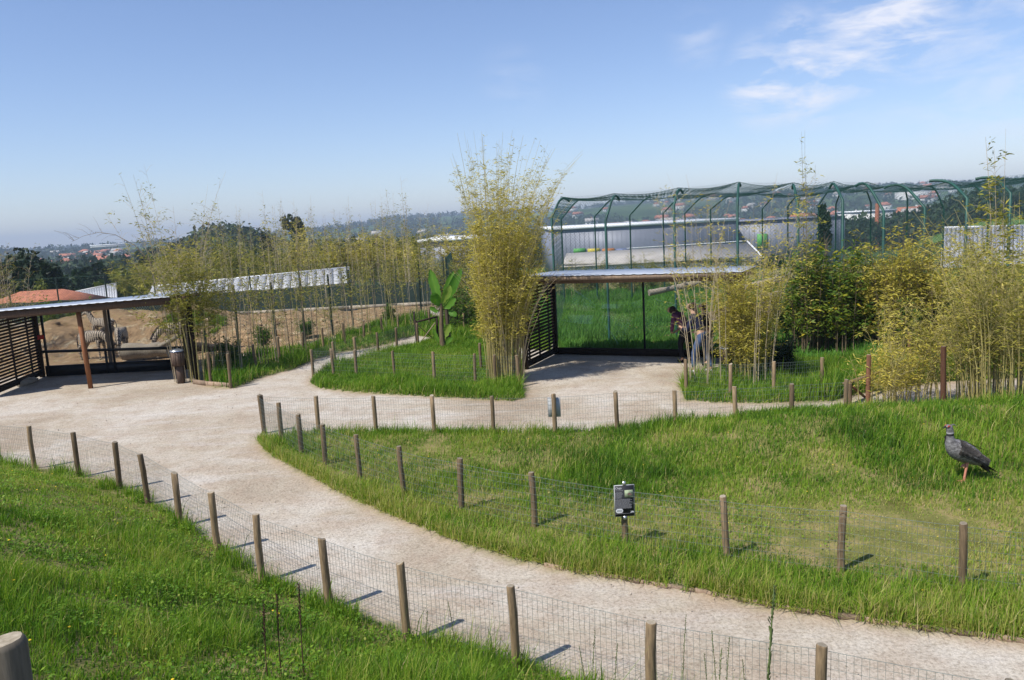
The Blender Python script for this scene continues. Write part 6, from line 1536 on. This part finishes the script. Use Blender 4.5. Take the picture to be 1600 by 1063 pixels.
# flowers, stones and litter on the ground
def pebbles(name, label, n, seed, lim=(-12, 9, 4.5, 24), size=(.006, .02)):
    rg = np.random.default_rng(seed); x = rg.uniform(lim[0], lim[1], n); y = lim[2] + (lim[3] - lim[2]) * rg.uniform(0, 1, n) ** 1.4
    k = np.ones(n, bool)
    for pl in (LAWN, ISLAND, BED, RBED, AVI, BACKG, BANK): k &= ~inside(pl, x, y)
    k &= (np.abs(x) < y * .72 + 1) & (y < 24); k &= (hash_noise(x, y, .8, 3) > .35); x, y = x[k], y[k]; n = len(x)
    z = Z(x, y); s_ = rg.lognormal(math.log(size[0]), .5, n); s_ = np.minimum(s_, size[1])
    base = np.array([(1,0,0),(0,1,0),(-1,0,0),(0,-1,0),(0,0,.8),(0,0,-.4)]); V = base[None] * s_[:, None, None] * rg.uniform(.6, 1.3, (n, 6, 1)); a = rg.uniform(0, 6.28, n)
    ca, sa = np.cos(a)[:, None], np.sin(a)[:, None]; X = V[..., 0] * ca - V[..., 1] * sa; Y = V[..., 0] * sa + V[..., 1] * ca
    V = np.stack([X + x[:, None], Y + y[:, None], V[..., 2] + z[:, None] + s_[:, None] * .2], -1)
    f = np.array([(0,1,4),(1,2,4),(2,3,4),(3,0,4),(1,0,5),(2,1,5),(3,2,5),(0,3,5)]); F = (np.arange(n)[:, None, None] * 6 + f[None]).reshape(-1, 3)
    o = np_obj(name, V.reshape(-1, 3), [F], [M['pebble']]); tag(o, label, kind='stuff')
M['pebble'] = plain('pebble', (.42, .36, .29), .9, 0, .4, 20)
pebbles('gravel', 'loose gravel on the paths', 26000, 700)
# straw and dark lumps on the paddock sand
rg_ = np.random.default_rng(701); n = 9000; x = rg_.uniform(-19, -4, n); y = rg_.uniform(25, 37, n); k = fbm(x, y, 1.1, 90, 3) > .5; x, y = x[k], y[k]
blades('straw', 'straw and hay strewn over the paddock sand', x, y, rg_.uniform(.02, .09, len(x)), np.full(len(x), .02), M['grass'], rg_.choice([.85, .95, 1.0, .5], len(x), p=[.3, .4, .25, .05]), 702, lean=1.4)
x = rg_.uniform(-13.8, -11.8, 5000); y = rg_.uniform(30.2, 33, 5000); k = fbm(x, y, .5, 95, 3) > .5; x, y = x[k], y[k]
blades('weeds', 'green weeds growing on the hay heap in the paddock', x, y, rg_.uniform(.08, .22, len(x)), np.full(len(x), .03), M['grass'], rg_.uniform(.2, .7, len(x)), 703)

# small yellow flowers in the lawns
M['petal'] = plain('yellow_petals', (.72, .50, .02), .6)
rg_ = np.random.default_rng(801); x, y = scatter(LAWN, 150, seed=802); x2, y2 = scatter(BANK, 130, seed=803, rgn=((-10, 3), (5, 13))); x = np.r_[x, x2]; y = np.r_[y, y2]; z = Z(x, y) + rg_.uniform(.05, .12, len(x)); V = []; F = []
for i in range(len(x)):
    n0 = len(V); r_ = rg_.uniform(.008, .014)
    V += [(x[i] + r_ * math.cos(a), y[i] + r_ * math.sin(a), z[i]) for a in np.arange(6) * math.pi / 3] + [(x[i], y[i], z[i] + .006)]; F += [(n0 + j, n0 + (j + 1) % 6, n0 + 6) for j in range(6)]
tag(np_obj('small_flowers', V, [np.array(F)], [M['petal']]), 'tiny yellow flowers scattered in the lawns', kind='stuff')

# clods and stones lying on the paddock
rg_ = np.random.default_rng(901); n = 420; x = rg_.uniform(-19.5, -5, n); y = rg_.uniform(25.5, 37, n); k = fbm(x, y, 1.4, 97, 2) > .45; x, y = x[k], y[k]; n = len(x); V = []; F = []
ib = [(0, 0, 1), (.9, 0, .45), (.28, .85, .45), (-.72, .53, .45), (-.72, -.53, .45), (.28, -.85, .45), (.72, .53, -.45), (-.28, .85, -.45), (-.9, 0, -.45), (-.28, -.85, -.45), (.72, -.53, -.45), (0, 0, -1)]
fb = [(0,1,2),(0,2,3),(0,3,4),(0,4,5),(0,5,1),(1,6,2),(2,7,3),(3,8,4),(4,9,5),(5,10,1),(6,7,2),(7,8,3),(8,9,4),(9,10,5),(10,6,1),(6,11,7),(7,11,8),(8,11,9),(9,11,10),(10,11,6)]
zz = Z(x, y)
for i in range(n):
    s_ = rg_.lognormal(-3.0, .5); n0 = len(V)
    V += [(x[i] + a * s_ * rg_.uniform(.7, 1.3), y[i] + b * s_ * rg_.uniform(.7, 1.3), zz[i] + c_ * s_ * .7) for a, b, c_ in ib]; F += [(n0 + a, n0 + b, n0 + c_) for a, b, c_ in fb]
tag(np_obj('clods', V, [np.array(F)], [M['earth']]), 'dark clods and stones strewn over the paddock sand', kind='stuff')
